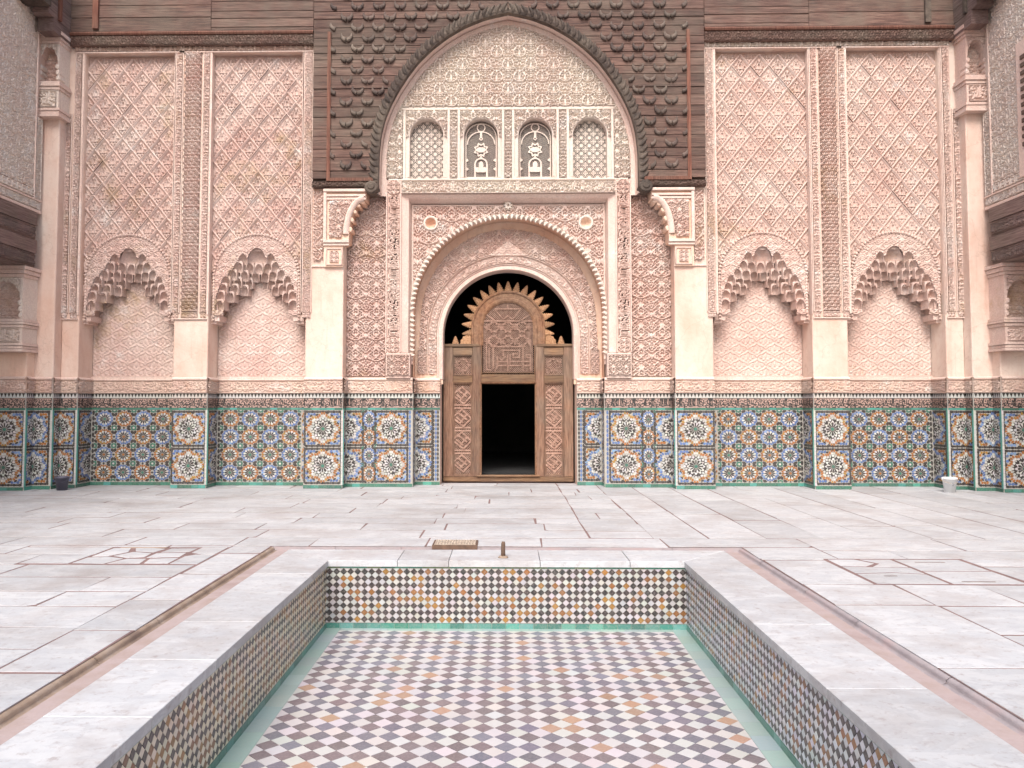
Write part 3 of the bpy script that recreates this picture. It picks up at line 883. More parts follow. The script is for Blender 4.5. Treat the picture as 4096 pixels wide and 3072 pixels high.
for sg in (-1, 1):
    # gallery pier A
    pA = thing('gallery_pier', words[('A', sg)], 'pier', (X(sg, u_A + 0.4), 15.1, 0), 'gallery piers')
    PIERS[('A', sg)] = pA
    core(pA, 'pier_core', X(sg, u_A), X(sg, u_out), 15.0, 15.9, 0, ZZ(1405, 15.0), M['plaster_red'] if sg < 0 else M['plaster'])
    dado(on_front(15.0), X(sg, u_A), X(sg, u_out), pA, ('star', 'o', 'b'))
    dado(side_map(sg, X(sg, u_A)), a_of(sg, 15.0), a_of(sg, 15.25), pA, ('half', 'b', 'o', a_of(sg, 15.25), 0.3))
    edge_bead(X(sg, u_A), 15.0, pA, sg)
    # corner pier B + C
    pC = thing('corner_pier', words[('C', sg)], 'pier', (X(sg, u_B + 0.1), 15.4, 0), 'corner piers')
    PIERS[('C', sg)] = pC
    zc = ZZ(455, 15.25)
    core(pC, 'shaft', X(sg, u_B), X(sg, u_A + 0.3), 15.25, 16.3, 0, zc, M['plaster'])
    core(pC, 'side_shaft', X(sg, u_C), X(sg, u_B - 0.002), YP, 16.35, 0, Z_wood, M['plaster'])
    dado(on_front(15.25), X(sg, u_B), X(sg, u_A), pC, ('half', 'b', 'o', X(sg, u_A - 0.02), 0.3))
    dado(side_map(sg, X(sg, u_B)), a_of(sg, 15.25), a_of(sg, YP), pC, ('half', 'o', 'b', a_of(sg, YP), 0.28))
    edge_bead(X(sg, u_B), 15.25, pC, sg)
    dado(on_front(YP), X(sg, u_C), X(sg, u_B), pC, ('half', 'o', 'b', X(sg, u_B - 0.02), 0.3))
    dado(side_map(sg, X(sg, u_C)), a_of(sg, YP), a_of(sg, YN), pC, ('half', 'b', 'o', a_of(sg, YN), 0.5))
    edge_bead(X(sg, u_C), YP, pC, sg)
    # pilaster between the niches
    p1 = thing('niche_pilaster', words[('P1', sg)], 'pilaster', (X(sg, (u_P1a + u_P1b) / 2), 15.7, 0), 'pilasters between the niches')
    PIERS[('P1', sg)] = p1
    core(p1, 'shaft', X(sg, u_P1a), X(sg, u_P1b), YP, 16.35, 0, Z_wood, M['plaster'])
    dado(on_front(YP), X(sg, u_P1b), X(sg, u_P1a), p1, ('star', 'o', 'b'))
    dado(side_map(sg, X(sg, u_P1b)), a_of(sg, YP), a_of(sg, YN), p1, ('half', 'b', 'o', a_of(sg, YN), 0.5))
    edge_bead(X(sg, u_P1b), YP, p1, sg)
    # pilaster beside the portal
    p2 = thing('portal_pilaster', words[('P2', sg)], 'pilaster', (X(sg, (u_P2a + u_P2b) / 2), 15.7, 0), 'pilasters beside the portal')
    PIERS[('P2', sg)] = p2
    core(p2, 'shaft', X(sg, u_P2a), X(sg, u_P2b), YP, 16.35, 0, ZZ(720, 15.45), M['plaster'])
    dado(on_front(YP), X(sg, u_P2b), X(sg, u_P2a), p2, ('star', 'o', 'b'), script='script2')
    dado(side_map(sg, X(sg, u_P2b)), a_of(sg, YP), a_of(sg, YB), p2, ('half', 'b', 'o', a_of(sg, YB), 0.35), script='script2')
    edge_bead(X(sg, u_P2b), YP, p2, sg)

# ------------------------------------------------------------------ frame strips of the carved panels (belong to the pilasters)
PYF = 700
f0, f1 = U(303, YP, 240), U(337, YP, 240)
f2, f3, f4, f5 = U(706, YP, 240), U(738, YP, 240), U(815, YP, 240), U(847, YP, 240)
f6, f7 = U(1217, YP, 240), U(1257, YP, 240)
zf_t, zf_t2, zf_b = ZZ(181, YP, 500), ZZ(214, YP, 500), ZD[1272]
YS = 15.66                       # plane of the lozenge panels
def moulding(parent, a0, a1, b0, b1, mp, wd=0.022, h=0.03, mat='lime', name='moulding'):
    m = MB(); m.sweep(rect_path(a0, a1, b0, b1), [(-wd, 0.0), (-wd * 0.8, h * 0.7), (-wd * 0.3, h), (wd * 0.3, h), (wd * 0.8, h * 0.6), (wd, 0.0)], mp, True)
    return m.build(name, M[mat], parent, True)
def bar(m, a0, a1, b0, b1, mp, h, ch=0.006):
    if a0 > a1: a0, a1 = a1, a0
    m.prism([(a0, b0), (a1, b0), (a1, b1), (a0, b1)], mp, h, 0, ch)

for sg in (-1, 1):
    mp = on_front(YP - 0.004)
    pC, p1, p2 = PIERS[('C', sg)], PIERS[('P1', sg)], PIERS[('P2', sg)]
    MS = M['stucco_l'] if sg < 0 else M['stucco']
    def strip(parent, ua, ub, b0, b1, pat='script', swap=True, mat=None, cell=None, name='carved_strip', depth=0.016):
        wd = abs(ua - ub) - 0.05
        xa, xb = sorted((X(sg, ua - 0.025), X(sg, ub + 0.025)))
        H, w, h = PAT[pat]
        relief(name, xa, xb, b0, b1, mp, pat, cell or wd / (1.0 if swap else w), depth, mat or MS, parent, swap=swap, res=0.011, org=(xa, b0) if not swap else (0, b0 + rnd.random()))
        m = MB()
        for q in (xa - 0.024, xb + 0.002):
            bar(m, q, q + 0.022, b0, b1, mp, 0.022)
        m.build('fillet', M['lime'], parent)
    # outer strips on the corner pier
    strip(pC, f0, f1, zf_b + 0.1, zf_t2)
    strip(pC, f0 + (f0 - f1) * 1.0, f0 + 0.02, zf_b + 0.1, ZZ(458, YP, 300), 'script2')
    # the two little knot squares that close the strips
    for (ua, ub) in ((f0, f1), (f0 + (f0 - f1), f0 + 0.02)):
        xa, xb = sorted((X(sg, ua - 0.02), X(sg, ub + 0.02)))
        relief('knot_square', xa, xb, zf_b, zf_b + 0.095, mp, 'key', (xb - xa) / 2, 0.016, MS, pC, org=(xa, zf_b))
    # pilaster between the niches: strip, scale-carved band, strip
    strip(p1, f2, f3, zf_b + 0.1, zf_t2, 'script2')
    strip(p1, f4, f5, zf_b + 0.1, zf_t2, 'script2')
    xa, xb = sorted((X(sg, f3 - 0.03), X(sg, f4 + 0.03)))
    relief('scale_carved_band', xa, xb, zf_b + 0.13, zf_t2, mp, 'scales', (xb - xa) / 3, 0.026, MS, p1, org=(xa, zf_b), res=0.01)
    relief('bottom_strip', xa, xb, zf_b + 0.01, zf_b + 0.11, mp, 'script', 0.1, 0.014, MS, p1, org=(xa, zf_b))
    for ua, ub in ((f2, f3), (f4, f5)):
        xk, xl = sorted((X(sg, ua - 0.02), X(sg, ub + 0.02)))
        relief('knot_square', xk, xl, zf_b, zf_b + 0.095, mp, 'key', (xl - xk) / 2, 0.016, MS, p1, org=(xk, zf_b))
    # strip beside the timber
    strip(p2, f6 - 0.004, f7, zf_b + 0.1, zf_t2, 'script')
    xk, xl = sorted((X(sg, f6 - 0.02), X(sg, f7 + 0.02)))
    relief('knot_square', xk, xl, zf_b, zf_b + 0.095, mp, 'key', (xl - xk) / 2, 0.016, MS, p2, org=(xk, zf_b))
    m = MB(); bar(m, X(sg, f0 + 0.2), X(sg, f1), zf_b - 0.03, zf_b - 0.008, mp, 0.03); m.build('base_fillet', M['lime'], pC)
    m = MB(); bar(m, X(sg, f2), X(sg, f5), zf_b - 0.03, zf_b - 0.008, mp, 0.03); m.build('base_fillet', M['lime'], p1)
    core(p2, 'upper_shaft', X(sg, f6), X(sg, f7), YP, 16.35, ZZ(720, 15.45) , Z_wood, M['lime'])

# ------------------------------------------------------------------ carved niches
def lozenge_mesh(half=None):
    """one sebka lozenge, 1 x 1 (width x height) as a height field: rope border, little arcade with leaf"""
    n = 26
    s = []
    a = np.linspace(0, math.pi, 10)
    for k in (0.13,):
        s.append((np.stack([0.085 * np.cos(a), 0.02 + 0.085 * np.sin(a)], 1), 0.022))
    s += [(np.array([(-0.085, 0.02), (-0.085, -0.16)]), 0.02), (np.array([(0.085, 0.02), (0.085, -0.16)]), 0.02)]
    s.append((np.stack([0.19 * np.cos(a), -0.05 + 0.30 * np.sin(a)], 1), 0.02))
    s += [(np.array([(-0.2, -0.17), (0.2, -0.17)]), 0.022), (np.array([(-0.19, -0.05), (-0.19, -0.16)]), 0.02), (np.array([(0.19, -0.05), (0.19, -0.16)]), 0.02)]
    s.append(leaf(0, 0.15, 1.57, 0.14, 0.05)); s.append(leaf(0, -0.36, 1.57, 0.14, 0.05)); s.append(leaf(-0.29, 0.0, 0, 0.08, 0.04)); s.append(leaf(0.29, 0.0, math.pi, 0.08, 0.04))
    s += [(spiral(-0.1, -0.25, 0.05, 1.1, 0, 1, 10), 0.018), (spiral(0.1, -0.25, 0.05, 1.1, 3.14, -1, 10), 0.018)]
    H, D = raster([(np.asarray(p) + 0.5, w) for p, w in s], 1, 1, 120, 120)
    u, v = np.meshgrid(np.linspace(0, 1, n + 1), np.linspace(0, 1, n + 1))
    x = (u - v) / 2; y = (u + v) / 2 - 0.5
    i = np.clip(((x + 0.5) * 120).astype(int), 0, 119); j = np.clip(((y + 0.5) * 120).astype(int), 0, 119)
    hgt = H[j, i] * 0.8
    e = np.minimum(np.minimum(u, 1 - u), np.minimum(v, 1 - v))
    t = np.linspace(0, 1, n + 1)
    along = np.where(np.minimum(u, 1 - u) < np.minimum(v, 1 - v), v, u)
    wig = 0.012 * np.sin(along * math.pi * 12)
    hgt = np.where(e < 0.055 + wig, np.maximum(1.0 - (e / 0.08) ** 2 * 0.4, hgt), hgt)
    P = np.stack([x, -hgt, y], -1)
    mk = None
    xc = (x[:-1, :-1] + x[1:, 1:]) / 2; yc = (y[:-1, :-1] + y[1:, 1:]) / 2
    if half == 'l': mk = xc < -0.0
    if half == 'r': mk = xc > 0.0
    if half == 'b': mk = yc < 0.0
    return P, mk
LOZ = {}
for hf in (None, 'l', 'r', 'b'):
    P_, mk_ = lozenge_mesh(hf)
    LOZ[hf] = {-1: grid_mesh('lozenge', P_, M['stucco_l'], mk_), 1: grid_mesh('lozenge', P_, M['stucco'], mk_)}

def apse_mesh(name, w, h, d, mat, ribs=0):
    """a muqarnas cell: block with a hollow hood open to the front and below"""
    m = MB()
    a = w * 0.465; hs = h * 0.28
    nt_, nph = 10, 4
    rows = []
    def pt(th, k):
        if k == 0: return (a * math.cos(th), a * 1.5 * math.sin(th), -h * 0.12)
        if k == 1: return (a * math.cos(th), a * 1.5 * math.sin(th), hs)
        ph = (k - 1) / nph * math.pi / 2
        return (a * math.cos(th) * math.cos(ph), a * 1.5 * math.sin(th) * math.cos(ph), hs + (h * 0.60) * math.sin(ph))
    k0 = len(m.v)
    for k in range(nph + 2):
        for i in range(nt_ + 1):
            x, y, z = pt(math.pi * i / nt_, k)
            m.v.append((x, y, z))
    for k in range(nph + 1):
        for i in range(nt_):
            q = k0 + k * (nt_ + 1) + i
            m.f.append((q, q + 1, q + nt_ + 2, q + nt_ + 1)); m.c.append(None); m.m.append(0)
    # front plate around the arch
    arch = [(a, -h * 0.12), (a, hs)] + [(a * math.cos((t / 4) * math.pi / 2), hs + h * 0.60 * math.sin((t / 4) * math.pi / 2)) for t in range(1, 5)]
    out = [(w / 2, -h * 0.12), (w / 2, hs), (w / 2, h * 0.6), (w / 2, h * 0.8), (w * 0.4, h), (0, h)]
    for s in (-1, 1):
        for t in range(len(arch) - 1):
            m.face([(s * arch[t][0], 0, arch[t][1]), (s * out[t][0], 0, out[t][1]), (s * out[t + 1][0], 0, out[t + 1][1]), (s * arch[t + 1][0], 0, arch[t + 1][1])])
        m.face([(s * w / 2, 0, -h * 0.12), (s * w / 2, d, -h * 0.12), (s * w / 2, d, h), (s * w / 2, 0, h * 0.8)])
        m.face([(s * a, 0, -h * 0.12), (s * w / 2, 0, -h * 0.12), (s * w / 2, d, -h * 0.12), (s * a, d, -h * 0.12)])
    m.face([(-w / 2, 0, h * 0.8), (-w * 0.4, 0, h), (w * 0.4, 0, h), (w / 2, 0, h * 0.8), (w / 2, d, h), (-w / 2, d, h)])
    return m.mesh(name, mat, False)
def shell_mesh(name, r, d, mat, n=20, sx=1.0, sz=1.0):
    k = 6
    A = np.linspace(0, math.pi, n * 2 + 1)
    rr = np.linspace(0.08, 1, k)
    P = np.zeros((k, len(A), 3))
    for i, q in enumerate(rr):
        rib = 0.06 * (np.arange(len(A)) % 2) * q
        P[i, :, 0] = r * q * np.cos(A) * sx; P[i, :, 2] = r * q * np.sin(A) * sz
        P[i, :, 1] = d * math.sqrt(max(0, 1 - q * q)) - rib * r
    return grid_mesh(name, P, mat)
zs_arch = ZZ(1194, YS, 1028); zb_arch = ZZ(1109, YS, 1028)
MQ = 0.001342
CELL = {s: apse_mesh('muqarnas_cell', 0.165, 0.185, 0.3, [M['stucco_l'], M['stucco']][s > 0]) for s in (-1, 1)}
SHELL = {s: shell_mesh('scallop_shell', 0.185, 0.13, [M['stucco_l'], M['stucco']][s > 0], 10, 1, 1.55) for s in (-1, 1)}
ROWS = [(-200, 540, 0), (-265, 655, 0), (-128, 660, 1), (0, 668, 1), (-350, 768, 0), (-205, 770, 1), (-68, 772, 2), (-440, 862, 0), (-300, 866, 1), (-165, 868, 2),
        (-482, 966, 0), (-345, 966, 1), (-225, 972, 2), (-515, 1072, 0), (-405, 1078, 1), (-525, 1200, 0)]
names = {(-1, 0): 'tall carved niche next to the corner pier on the dark bucket side', (-1, 1): 'tall carved niche next to the portal on the dark bucket side',
         (1, 0): 'tall carved niche next to the corner pier on the white bucket side', (1, 1): 'tall carved niche next to the portal on the white bucket side'}
for sg in (-1, 1):
    for k, (ua, ub, da, db) in enumerate(((f1, f2, u_C, u_P1a), (f5, f6, u_P1b, u_P2a))):
        nb = thing('carved_niche', names[(sg, k)], 'niche', (X(sg, (ua + ub) / 2), 16.0, 0), 'carved wall niches')
        NICHES[(sg, k)] = nb
        MS = M['stucco_l'] if sg < 0 else M['stucco']
        x0, x1 = sorted((X(sg, ua), X(sg, ub)))
        d0, d1 = sorted((X(sg, da), X(sg, db)))
        xc = (x0 + x1) / 2; w = x1 - x0
        # dado and lower back wall
        core(nb, 'back_wall', d0 - 0.05, d1 + 0.05, YN + 0.02, 16.35, 0, zs_arch + 1.2, M['plaster'])
        if sg < 0: dado(on_front(YN), d0, d1, nb, ('niche', k, 0.08, 0.2))
        else: dado(on_front(YN), d0, d1, nb, ('niche', k, 0.2, 0.08))
        relief('niche_relief', d0 + 0.01, d1 - 0.01, ZD[1512] + 0.05, zs_arch + 0.95, on_front(YN + 0.01), 'waves', 0.34, 0.008, MS, nb, org=(xc, 0), res=0.0115)
        m = MB(); m.box(d0, d1, YN - 0.03, YN + 0.02, ZD[1512], ZD[1512] + 0.045); m.build('sill', M['lime'], nb)
        # wall above the arch that carries the lozenges
        zt_s = zf_t2 - 0.02
        core(nb, 'panel_wall', x0 - 0.02, x1 + 0.02, YS, 16.35, zb_arch + 0.86, Z_wood, M['stucco'])
        # arch plate with the opening
        m = MB()
        hw, hb = 0.755, 0.985
        n = 24
        zlow = ZZ(1262, YS, 1028)
        ztop = zb_arch + 0.9
        for i in range(n):
            a0_, a1_ = math.pi * i / n, math.pi * (i + 1) / n
            pi_ = (xc + hw * math.cos(a0_), zs_arch + hb * math.sin(a0_)); pj = (xc + hw * math.cos(a1_), zs_arch + hb * math.sin(a1_))
            def outp(p, an):
                if abs(math.cos(an)) * 1.35 > math.sin(an): return (x1 + 0.02 if math.cos(an) > 0 else x0 - 0.02, p[1])
                return (p[0], ztop + 0.3)
            oi, oj = outp(pi_, a0_), outp(pj, a1_)
            if (oi[1] == ztop + 0.3) != (oj[1] == ztop + 0.3):
                cx_ = x1 + 0.02 if math.cos(a0_) > 0 else x0 - 0.02
                pts = [pi_, oi, (cx_, ztop + 0.3), oj, pj]
            else: pts = [pi_, oi, oj, pj]
            m.face([(p[0], YS + 0.006, p[1]) for p in pts])
            m.face([(pi_[0], YS - 0.05, pi_[1]), (pj[0], YS - 0.05, pj[1]), (pj[0], YN + 0.02, pj[1]), (pi_[0], YN + 0.02, pi_[1])])
        for s in (-1, 1):
            e = x1 + 0.02 if s > 0 else x0 - 0.02
            m.box(xc + s * hw, e, YS + 0.006, YN + 0.02, zlow, zs_arch)
            # impost block
            m.box(xc + s * (hw - 0.05), e, YS - 0.03, YN + 0.02, zlow - 0.11, zlow - 0.002)
            m.box(xc + s * (hw + 0.02), e, YS - 0.0, YN + 0.02, zlow - 0.16, zlow - 0.11)
        m.build('arch_plate', M['stucco'], nb)
        # band between the bead and the opening
        Rb = 0.795
        def msk(A, B):
            in_open = (((A - xc) / 0.62) ** 2 + ((B - zs_arch) / 0.82) ** 2 < 1) | ((np.abs(A - xc) < 0.62) & (B < zs_arch))
            in_open |= ((A - xc) / 0.175) ** 2 + ((B - zs_arch - 0.69) / 0.275) ** 2 < 1
            for dx_, yy_, i_ in ROWS:
                if i_: continue
                for s_ in (-1, 1):
                    cx_, cz_ = xc + s_ * dx_ * MQ, zs_arch + (1110 - yy_) * MQ - 0.08
                    in_open |= (np.abs(A - cx_) < 0.077) & (B > cz_ - 0.03) & (B < cz_ + 0.052)
                    in_open |= (((A - cx_) / 0.077) ** 2 + ((B - cz_ - 0.052) / 0.111) ** 2 < 1) & (B > cz_)
            out_b = (np.hypot(A - xc, B - zb_arch) > Rb) & (B > zb_arch)
            out_b |= (np.abs(A - xc) > Rb)
            return ~in_open & ~out_b
        relief('arch_band', xc - Rb, xc + Rb, zlow, zb_arch + Rb, on_front(YS - 0.05), 'arab', 0.30, 0.011, MS, nb, mask=msk, res=0.0095)
        # bead of small pellets round the band
        bd = MB()
        pth = arc_path(xc, zb_arch, Rb + 0.02, 0, 180, 46, zlow + 0.05)
        bd.sweep(pth, [(-0.02, 0.04), (-0.012, 0.06), (0.0, 0.066), (0.012, 0.06), (0.022, -0.01)], on_front(YS - 0.005))
        bd.build('arch_bead', M['lime'], nb, True)
        pel = MB()
        for q in range(40):
            t_ = R(3 + 174 * q / 39)
            cx_, cz_ = xc + (Rb + 0.022) * math.cos(t_), zb_arch + (Rb + 0.022) * math.sin(t_)
            pel.prism(pcs_oval(cx_, cz_, t_, 0.06, 0.042, 6), on_front(YS - 0.05), 0.045, 0, 0.012)
        for q in range(14):
            for s in (-1, 1):
                pel.prism(pcs_oval(xc + s * (Rb + 0.022), zb_arch - 0.04 - q * 0.06, 0, 0.05, 0.035, 6), on_front(YS - 0.05), 0.03, 0, 0.01)
        pel.build('pellets', MS, nb, kind='stuff')
        # muqarnas
        for half_ in (range(0, 10), range(14, 24)):
          m = MB()
          for i in half_:
            a0_, a1_ = math.pi * i / 24, math.pi * (i + 1) / 24
            m.face([(xc + q[0] * math.cos(t_), YS + 0.06 + q[2], zs_arch + q[1] * math.sin(t_)) for t_, q in ((a0_, (hw + 0.01, hb + 0.01, 0)), (a1_, (hw + 0.01, hb + 0.01, 0)), (a1_, (0.60, 0.76, 0.14)), (a0_, (0.60, 0.76, 0.14)))])
          m.build('hood_back', MS, nb)
        m = MB(); m.box(xc - 0.3, xc + 0.3, YS + 0.2, YS + 0.24, zs_arch + 0.55, zs_arch + 1.0); m.build('shell_back', MS, nb)
        mq = thing('muqarnas_hood', None, None, (0, 0, 0)); BASE[mq.name] = Vector((0, 0, 0)); attach(mq, nb)
        place('scallop_shell', SHELL[sg], mq, (xc, YS + 0.01, zs_arch + (1110 - 615) * MQ + 0.03))
        for (dx, yy, i) in ROWS:
            for s in ((-1, 1) if dx else (1,)):
                place('muqarnas_cell', CELL[sg], mq, (xc + s * dx * MQ, YS - 0.036 + 0.11 * i, zs_arch + (1110 - yy) * MQ - 0.08), scale=(1 - 0.05 * i, 1, 1))
        # lozenge panel
        pn = MB(); pn.box(x0, x1, YS - 0.003, YS, zb_arch, zt_s)
        pnl = core(nb, 'sebka_ground', x0 + 0.002, x1 - 0.002, YS - 0.004, YS - 0.0005, zb_arch + 0.5, zt_s, MS)
        lw, lh = w / 5, 0.445
        r_ = 0
        zc_ = zt_s - lh / 2 - 0.03
        while zc_ > zb_arch - 0.2:
            cols_ = [(x0 + (i + 0.5) * lw, None) for i in range(5)] if r_ % 2 == 0 else [(x0, 'r')] + [(x0 + i * lw, None) for i in range(1, 5)] + [(x1, 'l')]
            for (lx, hf) in cols_:
                far = math.hypot(max(0, abs(lx - xc) - lw / 2), zc_ + lh / 2 - zb_arch) if zc_ > zb_arch else abs(lx - xc)
                if math.hypot(abs(lx - xc), max(0, zc_ + lh * 0.42 - zb_arch)) < Rb - 0.03: continue
                if zc_ < zb_arch + 0.1 and abs(lx - xc) < Rb - 0.1: continue
                place('lozenge', LOZ[hf][sg], pnl, (lx, YS - 0.003, zc_), (0, 0, 0), (lw * 0.995, 0.052 + rnd.uniform(-0.014, 0.010), lh * 0.995))
            if r_ == 0:
                for i in range(1, 5): place('lozenge', LOZ['b'][sg], pnl, (x0 + i * lw, YS - 0.003, zc_ + lh / 2), (0, 0, 0), (lw * 0.99, 0.05, lh * 0.99))
            zc_ -= lh / 2; r_ += 1
        # top frame with inscription and the reveal
        mpF = on_front(YP - 0.004)
        core(nb, 'head_wall', x0 - 0.03, x1 + 0.03, YP, 15.75, zf_t2 - 0.002, Z_wood, M['plaster'])
        e0, e1 = (0.35 if k == 0 else 0.36), (0.17 if k == 0 else 0.2)
        xa, xb = sorted((X(sg, ua + (0.17 if k == 0 else 0.62)), X(sg, ub - (0.17 if k == 0 else 0.19))))
        relief('head_inscription', xa, xb, zf_t2 + 0.03, zf_t - 0.035, mpF, 'script2', zf_t - zf_t2 - 0.065, 0.018, M['cream'] if sg > 0 else M['script'], nb, org=(xa + 0.5, zf_t2 + 0.03))
        m = MB()
        bar(m, xa, xb, zf_t - 0.032, zf_t + 0.008, mpF, 0.035); bar(m, xa, xb, zf_t2 - 0.004, zf_t2 + 0.026, mpF, 0.028)
        m.build('head_moulding', M['lime'], nb)
        m = MB()
        for xx in (x0, x1):
            s = 1 if xx == x0 else -1
            m.box(xx - 0.012, xx + 0.022 * s + 0.0, YP - 0.02, YS, zlow, zf_t2)
        m.build('reveal_bead', M['lime'], nb)
# ------------------------------------------------------------------ portal bay
def V(v): return v * 4096 / 2212.0
def UV(v, Y, py=600): return U(V(v), Y, py)
def ZV(v, Y): return ZZ(V(v), Y, 2000)
YT = 15.74                        # tympanum plane
YF = 15.86                       # tall arabesque fields
PORTAL = thing('portal_bay', 'carved cream and pink plaster portal bay with horseshoe arch around the wooden door', 'portal', (X0, 16.2, 0))
# profile of the great pointed arch: (half width, height) of its plaster edge
_prof = [(516, 800), (516, 709), (514, 615), (506, 544), (491, 482), (467, 423), (435, 364), (400, 310), (358, 255), (305, 203), (242, 154), (172, 113), (92, 81), (0, 60)]
_ph = np.array([(U(2033 - h_, 15.5, y_), ZZ(y_, 15.5, 2033 - h_)) for h_, y_ in _prof]); _ph[-1, 0] = 0.0
_s = np.concatenate([[0], np.cumsum(np.hypot(np.diff(_ph[:, 0]), np.diff(_ph[:, 1])))])
_t = np.linspace(0, _s[-1], 241)
_hx, _hz = np.interp(_t, _s, _ph[:, 0]), np.interp(_t, _s, _ph[:, 1])
for _ in range(10):
    _hx[1:-1] = (_hx[:-2] + 2 * _hx[1:-1] + _hx[2:]) / 4; _hz[1:-1] = (_hz[:-2] + 2 * _hz[1:-1] + _hz[2:]) / 4
_tx, _tz = np.gradient(_hx), np.gradient(_hz)
_tl = np.hypot(_tx, _tz); _nx, _nz = _tz / _tl, -_tx / _tl          # outward normal
zApex = float(_hz[-1]); hwA = float(_hx[0]); zA = ZZ(636, 15.5, 1500)
def arch_hw(z): return np.interp(z, _hz, _hx, right=0.0)
def arch_pts(d, zlow, n=26):
    """the great arch as two paths (right foot to apex, apex to left foot) with outward normals"""
    k0 = int(np.searchsorted(_hz, zlow + 0.02))
    idx = list(range(k0, 241, 4))
    if idx[-1] != 240: idx.append(240)
    p = [(X0 + hwA, zlow, 1.0, 0.0)] + [(X0 + _hx[k], _hz[k], _nx[k], _nz[k]) for k in idx]
    q = [(2 * X0 - a, b, -na, nb_) for a, b, na, nb_ in reversed(p)]
    return p, q
zfoot = ZV(404, 15.5)
zband0, zband1 = ZV(420, YT), ZV(389, YT)      # inscription over the alfiz
zrow = ZV(236, YT)                             # top of the window row
core(PORTAL, 'tympanum_wall', X0 - 2.7, X0 + 2.7, YT + 0.4, YT + 0.5, zband0 - 0.1, zApex + 0.3, M['cream'])
# plaster lining of the arch and its flat border
lin = MB()
pR, pL = arch_pts(0, zfoot - 0.12)
for p_ in (pR, pL):
    lin.sweep(p_, [(-0.11, -(YT - 15.5) + 0.02), (-0.10, -(YT - 15.5) + 0.05), (-0.02, -(YT - 15.5) + 0.06), (0.0, -0.2), (0.012, -0.03), (0.05, -0.02)], on_front(15.5))
lin.build('arch_lining', M['lime'], PORTAL, False)
m = MB()
def shape_mask(ins, extra=None):
    def f(A, B):
        hw_ = np.interp(B + ins * 0.6, _hz, _hx, right=-1.0)
        k = np.abs(A - X0) < hw_ - ins
        return k & extra(A, B) if extra else k
    return f
relief('tympanum_relief', X0 - hwA, X0 + hwA, zrow + 0.04, zApex, on_front(YT), 'tymp', 0.44, 0.026, M['cream'], PORTAL, mask=shape_mask(0.085), org=(X0, zrow), res=0.0095)
